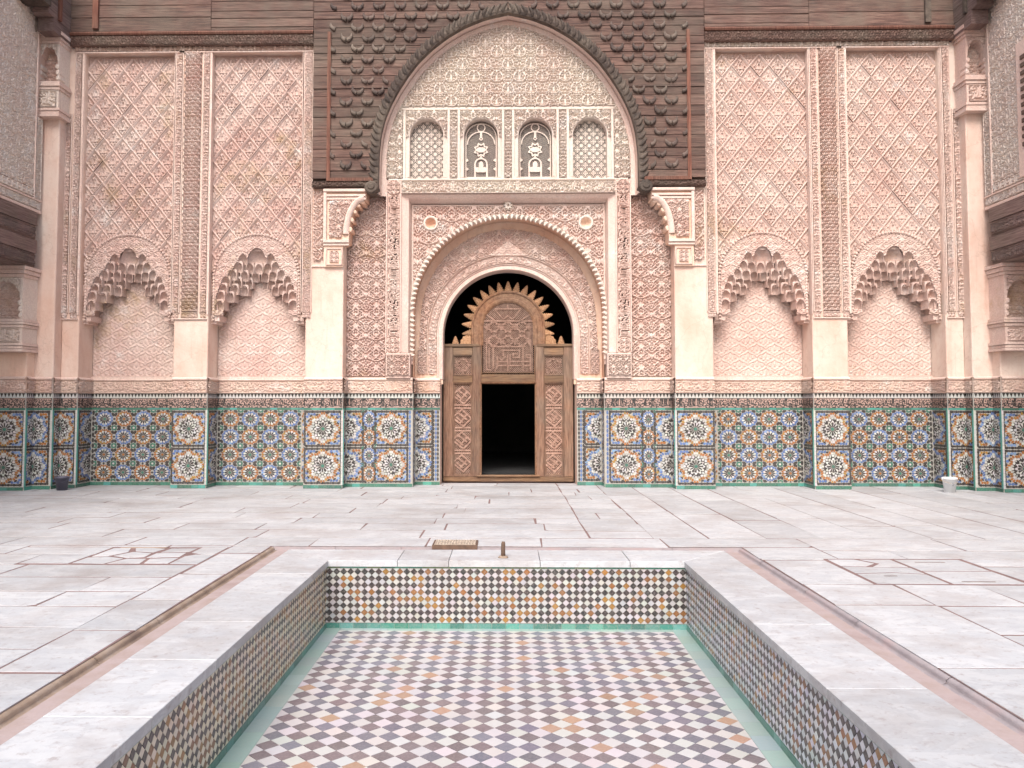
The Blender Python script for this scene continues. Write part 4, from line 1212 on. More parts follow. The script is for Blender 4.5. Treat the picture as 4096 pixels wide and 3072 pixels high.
# window row
wins = [(-1.0, 1.575), (-1.0, 0.525), (1.0, 0.525), (1.0, 1.575)]
ww, zw0, zw1 = 0.325, ZV(386, YT) + 0.03, ZV(256, YT)
fx = 0.40
zr0, zr1 = zband1 + 0.02, zrow
m = MB(); bar(m, X0 - 2.34, X0 + 2.34, zrow - 0.02, zrow + 0.035, on_front(YT), 0.035); bar(m, X0 - 2.3, X0 + 2.3, zband1 - 0.01, zband1 + 0.03, on_front(YT), 0.035)
m.build('window_row_moulding', M['cream'], PORTAL)
for i, (sgn, uu) in enumerate(wins):
    cx = X0 + sgn * uu
    zsp = zw1 - ww
    def wmask(A, B, cx=cx, zsp=zsp):
        op = (np.abs(A - cx) < ww + 0.02) & (B < zsp) | (np.hypot(A - cx, B - zsp) < ww + 0.02)
        return ~op
    relief('window_spandrel', cx - fx, cx + fx, zsp - 0.05, zr1 - 0.02, on_front(YT), 'arab', 0.3, 0.026, M['cream'], PORTAL, mask=wmask, res=0.011)
    fr = MB()
    for s in (-1, 1):
        bar(fr, cx + s * (fx - 0.0), cx + s * (fx + 0.055), zr0, zr1, on_front(YT), 0.03)
        bar(fr, cx + s * (ww + 0.0), cx + s * fx, zr0, zsp, on_front(YT), 0.012)
    ap = arc_path(cx, zsp, ww, 0, 180, 24, zw0)
    fr.sweep(ap, [(0.05, 0.0), (0.045, 0.02), (0.02, 0.024), (0.0, 0.012), (0.0, -0.17)], on_front(YT))
    wn_ = fr.build('window', M['cream'], PORTAL)
    # grille with real perforations
    res = 0.0062
    A, B = np.meshgrid(np.arange(cx - ww, cx + ww + res, res), np.arange(zw0, zw1 + res, res))
    Ac, Bc = (A[:-1, :-1] + A[1:, 1:]) / 2, (B[:-1, :-1] + B[1:, 1:]) / 2
    inside = (np.abs(Ac - cx) < ww) & (Bc < zsp) | (np.hypot(Ac - cx, Bc - zsp) < ww)
    if uu > 1:
        p_ = 2 * ww / 4.2
        hole = np.zeros_like(Ac, bool); Hb = np.zeros_like(A)
        for ox in (0, 0.5):
            la = ((Ac - cx) / p_ + ox + 0.5) % 1 - 0.5; lb = ((Bc - zw0) / p_ + ox + 0.3) % 1 - 0.5
            r_ = np.hypot(la, lb) * p_; th = np.arctan2(lb, la)
            if ox == 0: hole |= (r_ > 0.032) & (r_ < 0.078) & (np.cos(14 * th) > -0.35)
            else:
                hole |= (r_ > 0.012) & (r_ < 0.028) & (np.cos(6 * th) > 0.3)
        mk = inside & ~hole
        Hh = np.zeros_like(A)
    else:
        st = []
        def G(x, y): return (x, y)
        # tracery: border, two arches, ring, star, hanging lamp (local metres, origin bottom middle)
        hgt = zw1 - zw0
        st.append((np.array([(-ww + 0.03, 0.03), (-ww + 0.03, hgt - ww)]), 0.012)); st.append((np.array([(ww - 0.03, 0.03), (ww - 0.03, hgt - ww)]), 0.012))
        a_ = np.linspace(0, math.pi, 24)
        st.append((np.stack([(ww - 0.03) * np.cos(a_), hgt - ww + (ww - 0.06) * np.sin(a_)], 1), 0.012))
        st.append((np.stack([(ww - 0.06) * np.cos(a_), hgt * 0.60 + 0.24 * np.sin(a_)], 1), 0.013))
        st.append((ring(0, hgt - 0.14, 0.075, 20), 0.012)); st.append((np.array([(0, hgt * 0.8), (0, hgt * 0.72)]), 0.022))
        stp = []
        for q in range(17):
            r_ = 0.135 if q % 2 == 0 else 0.09
            stp.append((r_ * math.cos(q * math.pi / 8 + math.pi / 8), hgt * 0.5 + r_ * math.sin(q * math.pi / 8 + math.pi / 8)))
        st.append((np.array(stp), 0.014)); st.append((np.array([(-0.04, hgt * 0.5), (0.04, hgt * 0.5)]), 0.05))
        st.append((np.array([(0, hgt * 0.72), (0.03, hgt * 0.69), (0, hgt * 0.66), (-0.03, hgt * 0.69), (0, hgt * 0.72)]), 0.01))
        st.append((np.array([(-0.02, hgt * 0.4), (0.03, hgt * 0.355)]), 0.012)); st.append((np.array([(0.02, hgt * 0.4), (-0.03, hgt * 0.355)]), 0.012))
        st.append((np.stack([0.115 * np.cos(a_), hgt * 0.25 + 0.115 * np.sin(a_)], 1), 0.016))
        st.append((np.array([(-0.115, hgt * 0.25), (-0.115, 0.02)]), 0.016)); st.append((np.array([(0.115, hgt * 0.25), (0.115, 0.02)]), 0.016))
        st.append((np.array([(-0.06, hgt * 0.16), (0.06, hgt * 0.16)]), 0.055)); st.append(leaf(0, hgt * 0.18, 1.57, 0.14, 0.05))
        st.append((np.array([(-ww, 0.02), (ww, 0.02)]), 0.022))
        for hh in (0.17, 0.32):
            for s in (-1, 1): st.append((np.array([(s * (ww - 0.05), hgt * hh), (s * (ww - 0.09), hgt * hh)]), [0.035, 0.004]))
        D = np.full(Ac.shape, -9.0)
        for pts, wd in st:
            pts = np.asarray(pts, float); wds = np.full(len(pts), wd) if np.isscalar(wd) else np.asarray(wd)
            for q in range(len(pts) - 1):
                p0, p1 = pts[q], pts[q + 1]; dd = p1 - p0; L = dd @ dd + 1e-12
                xx, yy = Ac - cx, Bc - zw0
                tt = np.clip(((xx - p0[0]) * dd[0] + (yy - p0[1]) * dd[1]) / L, 0, 1)
                D = np.maximum(D, (wds[q] + (wds[q + 1] - wds[q]) * tt) - np.hypot(xx - p0[0] - tt * dd[0], yy - p0[1] - tt * dd[1]))
        la = ((Ac - cx) / 0.0248 + 0.25 * ((np.floor((Bc - zw0) / 0.0186)) % 2) * 2) % 1; lb = ((Bc - zw0) / 0.0186) % 1
        hole = (np.abs(la - 0.5) < 0.37) & (np.abs(lb - 0.5) < 0.40)
        mk = inside & ((D > 0) | ~hole)
        Hh = np.zeros_like(A)
        Hh[:-1, :-1] = np.where(D > 0, 0.022, 0.0)
    Pg = np.stack([A, YT + 0.14 - Hh, B], -1)
    place('grille', grid_mesh('grille', Pg, M['cream'], mk, False), wn_)
    core(wn_, 'shade_sheet', cx - ww - 0.01, cx + ww + 0.01, YT + 0.22, YT + 0.24, zw0, zw1 + 0.01, M['dark'])  # near-black sheet painted as the shade behind the grille
# carved uprights between and beside the windows
for (u0, u1) in ((-0.525 + fx + 0.06, 0.525 - fx - 0.06),):
    relief('carved_upright', X0 + u0, X0 + u1, zr0 + 0.02, zr1 - 0.03, on_front(YT), 'arab', (u1 - u0), 0.026, M['cream'], PORTAL, res=0.011)
for s in (-1, 1):
    a0_, a1_ = sorted((X0 + s * (0.525 + fx + 0.06), X0 + s * (1.575 - fx - 0.06)))
    relief('carved_upright', a0_, a1_, zr0 + 0.02, zr1 - 0.03, on_front(YT), 'arab', (a1_ - a0_), 0.026, M['cream'], PORTAL, res=0.011)
    a0_, a1_ = sorted((X0 + s * (1.575 + fx + 0.06), X0 + s * hwA))
    relief('carved_upright', a0_, a1_, zr0 + 0.02, zr1 + 0.1, on_front(YT), 'arab', 0.3, 0.026, M['cream'], PORTAL, mask=shape_mask(0.085), res=0.011)
# the inscription frame: one band above, two bands down the sides
uI0, uI1 = UV(868, YT, 800), UV(836, YT, 800)
relief('frame_inscription', X0 - uI0, X0 + uI0, zband0 + 0.015, zband1 - 0.015, on_front(YT - 0.03), 'script', zband1 - zband0 - 0.03, 0.026, M['cream'], PORTAL, res=0.011)
zv0 = ZV(762, YT)
for s in (-1, 1):
    a0_, a1_ = sorted((X0 + s * (uI0 + 0.03), X0 + s * (uI1 - 0.02)))
    relief('frame_inscription', a0_, a1_, zv0 + 0.3, zband0 - 0.02, on_front(YT - 0.03), 'script2', a1_ - a0_, 0.017, M['stucco'], PORTAL, swap=True, res=0.011)
    for zc_ in (zband0 + 0.14, zv0 + 0.15):
        cxr = (a0_ + a1_) / 2
        def rm(A, B, cxr=cxr, zc_=zc_): return np.hypot(A - cxr, B - zc_) < 0.135
        relief('roundel', cxr - 0.135, cxr + 0.135, zc_ - 0.135, zc_ + 0.135, on_front(YT - 0.03), 'key', 0.09, 0.02, M['stucco'], PORTAL, mask=rm, res=0.011)
        mm = MB(); mm.sweep(arc_path(cxr, zc_, 0.135, 0, 360, 24), [(-0.012, 0), (-0.006, 0.03), (0.006, 0.03), (0.012, 0)], on_front(YT - 0.03)); mm.build('roundel_ring', M['lime'], PORTAL)
    mm = MB()
    for q in (a0_ - 0.03, a1_ + 0.004): bar(mm, q, q + 0.026, zv0, zband1, on_front(YT - 0.03), 0.034)
    mm.build('frame_fillet', M['lime'], PORTAL)
    core(PORTAL, 'frame_jamb', a0_ - 0.03, a1_ + 0.03, YT - 0.03, YT + 0.38, zv0 - 0.02, zband1 - 0.002, M['stucco'])
    # tall arabesque field outside the frame
    b0_, b1_ = sorted((X0 + s * UV(834, YF, 1100), X0 + s * (u_P2b + 0.0)))
    core(PORTAL, 'field_wall', b0_, b1_, YF, YF + 0.45, 0, zfoot + 0.4, M['stucco'])
    relief('tall_arabesque', b0_ + 0.005, b1_ - 0.005, ZD[1512] + 0.05, ZV(428, YF), on_front(YF - 0.001), 'arab', 0.40, 0.026, M['stucco_l'] if s < 0 else M['stucco'], PORTAL, res=0.0095, org=((b0_ + b1_) / 2, 0))
    # small blind arcade under the frame band
    c0_, c1_ = sorted((X0 + s * UV(886, YT, 1450), X0 + s * UV(834, YT, 1450)))
    relief('blind_arcade', c0_ + 0.03, c1_ - 0.02, ZD[1512] + 0.06, zv0 - 0.05, on_front(YT - 0.03), 'arab', 0.24, 0.024, M['stucco'], PORTAL, res=0.0105)
    mm = MB(); bar(mm, c0_, c1_, zv0 - 0.045, zv0 - 0.01, on_front(YT - 0.03), 0.035); bar(mm, c0_, c0_ + 0.025, ZD[1512] + 0.05, zv0 - 0.05, on_front(YT - 0.03), 0.03); bar(mm, c1_ - 0.022, c1_, ZD[1512] + 0.05, zv0 - 0.05, on_front(YT - 0.03), 0.03)
    mm.build('arcade_frame', M['lime'], PORTAL)
    core(PORTAL, 'lower_jamb', c0_, c1_, YT - 0.03, YT + 0.38, ZD[1512] + 0.002, zv0 - 0.022, M['stucco'])
    # tile skirting of the bay and of the door jamb
    core(PORTAL, 'bay_core', X(s, u_P2b), X(s, u_Bb), YB + 0.001, YF + 0.2, 0, ZD[1512], M['plaster'])
    dado(on_front(YB), X(s, u_Bb), X(s, u_P2b), PORTAL, ('bay', s), script='script2')
    dado(side_map(s, X(s, u_Bb)), a_of(s, YB), a_of(s, YJ), PORTAL, ('half', 'b', 'o', a_of(s, YJ), 0.35), script='script2')
    core(PORTAL, 'jamb_core', X(s, u_Bb), X(s, u_Jb), YJ + 0.001, YD + 0.12, 0, ZD[1512] + 0.004, M['plaster'])
    dado(on_front(YJ), X(s, u_Jb), X(s, u_Bb), PORTAL, ('jamb', s), script='script2')
# alfiz: recessed rectangle round the horseshoe arch
YA = 15.95
uA0 = UV(889, YA, 800)
zA0 = ZV(443, YA)
uAo = uI0 + 0.006; zAo = zband0 - 0.005
m = MB()
for s in (-1, 1):
    m.face([(X0 + s * uAo, YT - 0.03, zv0), (X0 + s * uAo, YT - 0.03, zAo), (X0 + s * (uA0 + 0.03), YT + 0.03, zAo - 0.06), (X0 + s * (uA0 + 0.03), YT + 0.03, zv0)])
    m.face([(X0 + s * (uA0 + 0.03), YT + 0.03, zv0), (X0 + s * (uA0 + 0.03), YT + 0.03, zAo - 0.06), (X0 + s * uA0, YA, zA0 + 0.02), (X0 + s * uA0, YA, zv0)])
m.face([(X0 - uAo, YT - 0.03, zAo), (X0 + uAo, YT - 0.03, zAo), (X0 + uA0 + 0.03, YT + 0.03, zAo - 0.06), (X0 - uA0 - 0.03, YT + 0.03, zAo - 0.06)])
m.face([(X0 - uA0 - 0.03, YT + 0.03, zAo - 0.06), (X0 + uA0 + 0.03, YT + 0.03, zAo - 0.06), (X0 + uA0, YA, zA0 + 0.02), (X0 - uA0, YA, zA0 + 0.02)])
m.box(X0 - uI1, X0 + uI1, YT - 0.025, YT + 0.38, zband0 - 0.005, zband1 + 0.0)
m.build('alfiz_frame', M['lime'], PORTAL)
zH = ZV(674, YA); RH = 207 / 1789 * YA * 1.0; zHb = ZV(776, YA)
def spm(A, B):
    ro_ = np.minimum(np.hypot(A - X0 - UV(931, YA, 900), B - ZV(483, YA)), np.hypot(A - X0 + UV(931, YA, 900), B - ZV(483, YA))) < 0.14
    return ~(ro_ | (np.hypot(A - X0, B - zH) < RH + 0.05) | ((np.abs(A - X0) < RH + 0.05) & (B < zH)))
relief('arch_spandrel', X0 - uA0 + 0.05, X0 + uA0 - 0.05, zHb, zA0 - 0.03, on_front(YA), 'arab', 0.44, 0.026, M['stucco'], PORTAL, mask=spm, res=0.0095, org=(X0, zH))
mm = MB(); mm.sweep([(X0 - uA0 + 0.03, zHb, -1, 0), (X0 - uA0 + 0.03, zA0 - 0.01, -1, 1), (X0 + uA0 - 0.03, zA0 - 0.01, 1, 1), (X0 + uA0 - 0.03, zHb, 1, 0)], [(-0.02, 0), (-0.014, 0.03), (0.012, 0.03), (0.02, 0)], on_front(YA)); mm.build('spandrel_fillet', M['lime'], PORTAL)
# wall that carries the spandrel
m = MB(); n = 30
for i in range(n):
    t0, t1 = math.pi * i / n, math.pi * (i + 1) / n
    p0 = (X0 + RH * math.cos(t0), zH + RH * math.sin(t0)); p1 = (X0 + RH * math.cos(t1), zH + RH * math.sin(t1))
    m.face([(p0[0], YA + 0.06, p0[1]), (p0[0], YA + 0.06, zA0 + 0.1), (p1[0], YA + 0.06, zA0 + 0.1), (p1[0], YA + 0.06, p1[1])])
for s in (-1, 1):
    m.face([(X0 + s * RH, YA + 0.004, zHb - 0.1), (X0 + s * (RH + 0.4), YA + 0.004, zHb - 0.1), (X0 + s * (RH + 0.4), YA + 0.004, zA0 + 0.1), (X0 + s * RH, YA + 0.004, zA0 + 0.1)])
m.build('spandrel_wall', M['stucco'], PORTAL)
# reveal (soffit) between the bead and the inner ring
YR = 16.36
m = MB(); m.sweep(arc_path(X0, zH, RH, 0, 180, 48, ZD[1512]), [(0.0, 0.0), (0.0, -(YR - YA)), (0.05, -(YR - YA) - 0.01)], on_front(YA)); m.build('arch_soffit', M['soffit'], PORTAL, True)
# leaf-scallop bead round the horseshoe arch
m = MB(); m.sweep(arc_path(X0, zH, RH, 0, 180, 60, zHb), [(-0.004, -0.02), (0.0, 0.02), (0.03, 0.03), (0.05, 0.045), (0.06, 0.06), (0.066, 0.0)], on_front(YA)); bead_o = m.build('arch_bead', M['cream'], PORTAL, True)
lf = MB(); lf.v = []
def scallop_mesh():
    b = MB()
    b.prism([(-0.055, -0.03), (-0.02, -0.05), (0.03, -0.045), (0.05, -0.02), (0.02, -0.012), (-0.01, 0.0), (-0.035, 0.022), (-0.05, 0.0)], lambda a, c, h: (a, -h, c), 0.045, 0, 0.008)
    return b.mesh('bead_leaf', M['cream'])
SC = scallop_mesh()
L_arc = math.pi * RH; nb_ = int(L_arc / 0.095)
for i in range(nb_):
    t = math.pi * (i + 0.5) / nb_
    place('bead_leaf', SC, bead_o, (X0 + (RH - 0.0) * math.cos(t), YA - 0.03, zH + (RH - 0.0) * math.sin(t)), (0, -t, 0), (-1 if t > math.pi / 2 else -1, 1, 1 if t > math.pi / 2 else -1))
for s in (-1, 1):
    for i in range(int((zH - zHb) / 0.095)):
        place('bead_leaf', SC, bead_o, (X0 + s * RH, YA - 0.03, zH - (i + 0.5) * 0.095), (0, 0 if s > 0 else math.pi, 0), (-1, 1, -1))
# inner ring: wall, arabesque, inscription band, plain moulding, opening
Rd = 141 / 1789 * YR; zd = ZV(723, YR); zdb = ZV(745, YR)
m = MB()
for i in range(40):
    t0, t1 = math.pi * i / 40, math.pi * (i + 1) / 40
    p0 = (X0 + Rd * math.cos(t0), zd + Rd * math.sin(t0)); p1 = (X0 + Rd * math.cos(t1), zd + Rd * math.sin(t1))
    q0 = (X0 + 2.1 * math.cos(t0), zH + 2.1 * math.sin(t0)); q1 = (X0 + 2.1 * math.cos(t1), zH + 2.1 * math.sin(t1))
    m.face([(p0[0], YR, p0[1]), (q0[0], YR, q0[1]), (q1[0], YR, q1[1]), (p1[0], YR, p1[1])])
for s in (-1, 1):
    m.face([(X0 + s * Rd, YR, ZD[1512] - 0.1), (X0 + s * 2.1, YR, ZD[1512] - 0.1), (X0 + s * 2.1, YR, zH), (X0 + s * Rd, YR, zd)])
m.build('ring_wall', M['soffit'], PORTAL)
zrb = ZV(808, YR)
pth = arc_path(X0, zd, Rd, 0, 180, 60, zrb)
band_relief('ring_inscription', pth, 0.13, 0.29, on_front(YR - 0.002), 'script', 0.16, 0.02, M['stucco'], PORTAL)
def rgm(A, B):
    r_ = np.where(B > zd, np.hypot(A - X0, B - zd), np.abs(A - X0))
    o_ = np.where(B > zH, np.hypot(A - X0, B - zH), np.abs(A - X0))
    return (r_ > Rd + 0.33) & (o_ < RH - 0.09 - 0.06 * np.clip((B - zd) / 1.0, 0, 1))
relief('ring_arabesque', X0 - RH, X0 + RH, zd - 0.3, zH + RH, on_front(YR - 0.002), 'arab', 0.36, 0.022, M['stucco'], PORTAL, mask=rgm, res=0.0095, org=(X0, zd))
for s in (-1, 1):
    a0_, a1_ = sorted((X0 + s * (Rd + 0.33), X0 + s * (RH - 0.05)))
    relief('ring_foot', a0_, a1_, zrb, zd - 0.3, on_front(YR - 0.002), 'strip', (a1_ - a0_) / 2, 0.02, M['stucco'], PORTAL, org=(a0_, zrb), res=0.011)
m = MB()
m.sweep(arc_path(X0, zd, Rd, 0, 180, 60, ZD[1512]), [(0.125, 0.0), (0.12, 0.024), (0.10, 0.024), (0.095, 0.0), (0.05, 0.012), (0.012, 0.02), (0.0, 0.0), (0.0, -0.36)], on_front(YR))
m.sweep(pth, [(0.30, 0.0), (0.305, 0.026), (0.32, 0.026), (0.325, 0.0)], on_front(YR))
m.build('opening_moulding', M['stucco'], PORTAL, False)
# pointed finial over the opening
m = MB(); zt_ = zd + Rd + 0.3
m.prism([(X0 - 0.42, zt_ - 0.02), (X0 + 0.42, zt_ - 0.02), (X0 + 0.2, zt_ + 0.12), (X0 + 0.06, zt_ + 0.24), (X0, zt_ + 0.30), (X0 - 0.06, zt_ + 0.24), (X0 - 0.2, zt_ + 0.12)], on_front(YR), 0.035, 0, 0.012)
m.build('arch_point', M['lime'], PORTAL)
place('keystone_shell', shell_mesh('keystone_shell', 0.09, 0.03, M['stucco'], 7, 1, 1.3), PORTAL, (X0, YR - 0.06, zt_ - 0.02))
# two scallop roundels in the spandrels, star boss on the axis
for s in (-1, 1):
    cxr, czr = X0 + s * UV(931, YA, 900), ZV(483, YA)
    n = 12; k = 5
    A = np.linspace(0, 2 * math.pi, 2 * n + 1); P_ = np.zeros((k, len(A), 3))
    for i, q in enumerate(np.linspace(0.05, 1, k)):
        P_[i, :, 0] = cxr + 0.1 * q * np.cos(A); P_[i, :, 2] = czr + 0.1 * q * np.sin(A); P_[i, :, 1] = YA - 0.055 + 0.11 * math.sqrt(1 - q * q) - 0.022 * q * (np.arange(len(A)) % 2)
    sh = place('shell_roundel', grid_mesh('shell_roundel', P_, M['soffit']), PORTAL)
    mm = MB(); mm.sweep(arc_path(cxr, czr, 0.115, 0, 360, 28), [(-0.015, 0.0), (-0.015, 0.065), (0.01, 0.08), (0.03, 0.065), (0.034, 0)], on_front(YA)); mm.build('roundel_ring', M['cream'], sh, True)
mm = MB(); czr = ZV(443, YA) - 0.02
for q in range(8):
    mm.prism(pcs_oval(X0 + 0.05 * math.cos(q * math.pi / 4), czr + 0.05 * math.sin(q * math.pi / 4), q * math.pi / 4, 0.06, 0.04, 6), on_front(YA - 0.05), 0.03, -0.03, 0.006)
mm.sweep(arc_path(X0, czr, 0.085, 0, 360, 20), [(-0.012, 0), (0, 0.05), (0.012, 0)], on_front(YA - 0.03))
mm.build('star_boss', M['cream'], PORTAL)

# ------------------------------------------------------------------ the dark room behind the door
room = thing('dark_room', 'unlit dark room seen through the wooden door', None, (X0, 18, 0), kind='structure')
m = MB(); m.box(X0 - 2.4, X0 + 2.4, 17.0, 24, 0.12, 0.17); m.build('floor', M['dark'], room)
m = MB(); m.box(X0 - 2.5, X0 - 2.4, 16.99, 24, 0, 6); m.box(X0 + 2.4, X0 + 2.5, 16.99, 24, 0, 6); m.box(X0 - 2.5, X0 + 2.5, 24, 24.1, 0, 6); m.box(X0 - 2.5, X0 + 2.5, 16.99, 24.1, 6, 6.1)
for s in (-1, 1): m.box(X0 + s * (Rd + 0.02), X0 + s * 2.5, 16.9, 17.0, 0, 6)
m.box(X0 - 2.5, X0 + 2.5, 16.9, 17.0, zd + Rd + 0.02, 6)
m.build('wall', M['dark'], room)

# ------------------------------------------------------------------ wooden door
KD = YD / 1789.0
zD0 = ZV(1040, YD)
def dx(v): return X0 + (v - 1097.5) * KD
def dz(v): return zD0 + (1040 - v) * KD
door = thing('wooden_door', 'weathered wooden door screen with lattice panels and spiked arch in the horseshoe opening', 'door', (X0, YD, zD0))
mpD = on_front(YD)
def dbox(name, v0, v1, w0, w1, h, mat='door', ch=0.008, parent=None, back=0.0):
    m = MB(); a0, a1, b0, b1 = dx(v0), dx(v1), dz(w1), dz(w0)
    m.prism([(a0, b0), (a1, b0), (a1, b1), (a0, b1)], mpD, h, -0.05 - back, ch)
    return m.build(name, M[mat], parent or door)
def frame4(name, v0, v1, w0, w1, t, h, mat='door'):
    m = MB()
    m.sweep(rect_path(dx(v0), dx(v1), dz(w1), dz(w0)), [(0.0, 0.0), (0.0, h), (-t * 0.35, h), (-t * 0.5, h * 0.55), (-t, h * 0.45), (-t, 0.0)], mpD, True)
    return m.build(name, M[mat], door)
dbox('stile', 958, 978, 747, 1029, 0.05); dbox('stile', 1217, 1237, 747, 1029, 0.05)
dbox('stile', 1021, 1039, 747, 1029, 0.06); dbox('stile', 1156, 1174, 747, 1029, 0.06)
dbox('head_rail', 978.3, 1020.7, 752, 768, 0.045, 'door_h'); dbox('head_rail', 1174.3, 1216.7, 752, 768, 0.045, 'door_h')
dbox('top_edge', 956, 1036, 744.5, 750.5, 0.075, 'door_h'); dbox('top_edge', 1159, 1239, 744.5, 750.5, 0.075, 'door_h')
dbox('mid_rail', 978.3, 1020.7, 812, 828, 0.045, 'door_h'); dbox('mid_rail', 1174.3, 1216.7, 812, 828, 0.045, 'door_h'); dbox('lintel_rail', 1039.3, 1155.7, 811, 827, 0.055, 'door_h')
dbox('bottom_rail', 958, 1237, 1029.3, 1040, 0.055, 'door_h'); dbox('threshold', 1030, 1165, 1026, 1029, 0.10, 'door_h')
frame4('opening_trim', 1036.5, 1158.5, 827, 1030, 0.035, 0.075, 'door_orange')
for q in (0, 1):
    c_ = 999.5 if q == 0 else 1195.5
    frame4('panel_trim', c_ - 21.5, c_ + 21.5, 768, 812.5, 0.035, 0.055); frame4('panel_trim', c_ - 21.5, c_ + 21.5, 828, 1029, 0.035, 0.055)
def lattice(name, poly_in, v0, v1, w0, w1, pitch=0.045, bw=0.015, h=0.0):
    """turned-bar lattice: thin bars both ways on the diagonal, cut to the panel"""
    a0, a1, b0, b1 = dx(v0), dx(v1), dz(w1), dz(w0)
    m = MB()
    for d in (1, -1):
        c0 = (b0 - d * a1) if d > 0 else (b0 + a0)
        c1 = (b1 - d * a0) if d > 0 else (b1 + a1)
        s = c0 + pitch * 0.5
        while s < c1:
            # line b = d*a + s
            ts = [a0 + (a1 - a0) * i / 60 for i in range(61)]
            ok = [(t, d * t + s) for t in ts if b0 <= d * t + s <= b1 and poly_in(t, d * t + s)]
            if len(ok) > 1:
                p, q = ok[0], ok[-1]
                ux, uz = (q[0] - p[0]), (q[1] - p[1]); L = math.hypot(ux, uz)
                nx, nz = -uz / L * bw / 2, ux / L * bw / 2
                hh = h + (0.006 if d > 0 else 0.0)
                m.prism([(p[0] - nx, p[1] - nz), (q[0] - nx, q[1] - nz), (q[0] + nx, q[1] + nz), (p[0] + nx, p[1] + nz)], mpD, hh, hh - 0.016, 0)
            s += pitch
    o = m.build(name, M['lattice'], door)
    return o
def straps(name, segs, wd, h, parent):
    m = MB()
    for i, (p, q) in enumerate(segs):
        p = (dx(p[0]), dz(p[1])); q = (dx(q[0]), dz(q[1]))
        ux, uz = q[0] - p[0], q[1] - p[1]; L = math.hypot(ux, uz)
        if L < 1e-6: continue
        ux, uz = ux / L, uz / L
        nx, nz = -uz * wd / 2, ux * wd / 2; ex, ez = ux * wd / 2, uz * wd / 2
        hh = h + 0.0012 * (i % 5)
        m.prism([(p[0] - nx - ex, p[1] - nz - ez), (q[0] - nx + ex, q[1] - nz + ez), (q[0] + nx + ex, q[1] + nz + ez), (p[0] + nx - ex, p[1] + nz - ez)], mpD, hh, -0.012, 0.005)
    return m.build(name, M['lattice'], parent)
def star8(cx, cy, r):
    p = []
    for q in range(16):
        rr = r if q % 2 == 0 else r * 0.72
        p.append((cx + rr * math.cos(q * math.pi / 8 + math.pi / 8), cy + rr * math.sin(q * math.pi / 8 + math.pi / 8)))
    return [(p[i], p[(i + 1) % 16]) for i in range(16)]
allin = lambda a, b: True
for c_ in (999.5, 1195.5):
    o = lattice('square_lattice', allin, c_ - 18, c_ + 18, 771, 809)
    sg_ = star8(c_, 790, 14.5) + [((c_ - 17, 790), (c_ - 11, 790)), ((c_ + 17, 790), (c_ + 11, 790)), ((c_, 773), (c_, 779)), ((c_, 807), (c_, 801))]
    straps('star_strap', sg_, 0.03, 0.016, o)
    o = lattice('long_lattice', allin, c_ - 18, c_ + 18, 831, 1026)
    sg_ = []
    top, n = 831.5, 4
    hh = 194.0 / n
    for i in range(n):
        y0 = top + i * hh
        if i: sg_ += [((c_ - 18, y0 - 3.2), (c_ + 18, y0 - 3.2)), ((c_ - 18, y0 + 3.2), (c_ + 18, y0 + 3.2))]
        ym = y0 + hh / 2; r_ = 17
        sg_ += [((c_ - r_, ym - r_ * 0.2 - 2), (c_ - r_ * 0.1, ym - r_ * 1.08)), ((c_ - r_ * 0.45, ym - r_ * 0.55), (c_ + r_ * 0.45, ym + r_ * 0.15)), ((c_ + r_ * 0.1 - 2, ym - r_ * 0.95), (c_ + r_, ym - r_ * 0.05)),
                ((c_ + r_ * 0.55, ym - r_ * 0.45), (c_ - r_ * 0.35, ym + r_ * 0.6)), ((c_ + r_, ym + r_ * 0.1), (c_ + r_ * 0.1, ym + r_ * 1.08)), ((c_ + r_ * 0.1, ym + r_ * 1.05), (c_ - r_, ym + r_ * 0.2)), ((c_ - r_ * 0.75, ym - r_ * 0.05), (c_ - r_ * 0.05, ym + r_ * 0.55))]
    straps('diagonal_strap', sg_, 0.036, 0.018, o)
    frame4('lattice_frame', c_ - 18.5, c_ + 18.5, 830.5, 1026.5, 0.03, 0.02)
# arched panel
ri, ro = 56 * KD, 79.5 * KD
za = dz(708.5)
zin = dz(808)
m = MB(); pth = arc_path(X0, za, ro, 0, 180, 40, dz(747))
m.sweep(pth, [(-(ro - ri) - 0.02, -0.05), (-(ro - ri) - 0.02, 0.02), (-(ro - ri) + 0.02, 0.045), (-(ro - ri) + 0.06, 0.05), (-(ro - ri) + 0.075, 0.035), (-0.05, 0.04), (-0.04, 0.06), (-0.012, 0.065), (0.0, 0.05), (0.0, -0.05)], mpD)
m.build('arched_frame', M['door_orange'], door)
m = MB()
for s in (-1, 1):
    m.prism([(X0 + s * ri, dz(811)), (X0 + s * (ri + 0.02 * s * s), dz(811)), (X0 + s * (ri + 0.02), dz(747)), (X0 + s * ri, dz(747))] if s > 0 else [(X0 - ri - 0.02, dz(811)), (X0 - ri, dz(811)), (X0 - ri, dz(747)), (X0 - ri - 0.02, dz(747))], mpD, 0.066, -0.05, 0.004)
m.build('arched_panel_bead', M['door_orange'], door)
inpan = lambda a, b: (abs(a - X0) < ri) and (b < za or math.hypot(a - X0, b - za) < ri)
ap_ = lattice('arched_lattice', inpan, 1041, 1154, 652, 810, 0.042, 0.014)
sg_ = []
zc = lambda zx, zy: (864 + zx * 0.1953, 567 + zy * 0.1953)
for (zx, zy) in ((1035, 720), (1192, 720), (1348, 720), (1035, 875), (1192, 875), (1348, 875)):
    c_ = zc(zx, zy); sg_ += star8(c_[0], c_[1], 12.4)
for zx in (958, 1113, 1270, 1425):
    for zy in (722, 880): sg_ += [(zc(zx - 22, zy), zc(zx + 22, zy)), (zc(zx, zy - 30), zc(zx, zy + 30))]
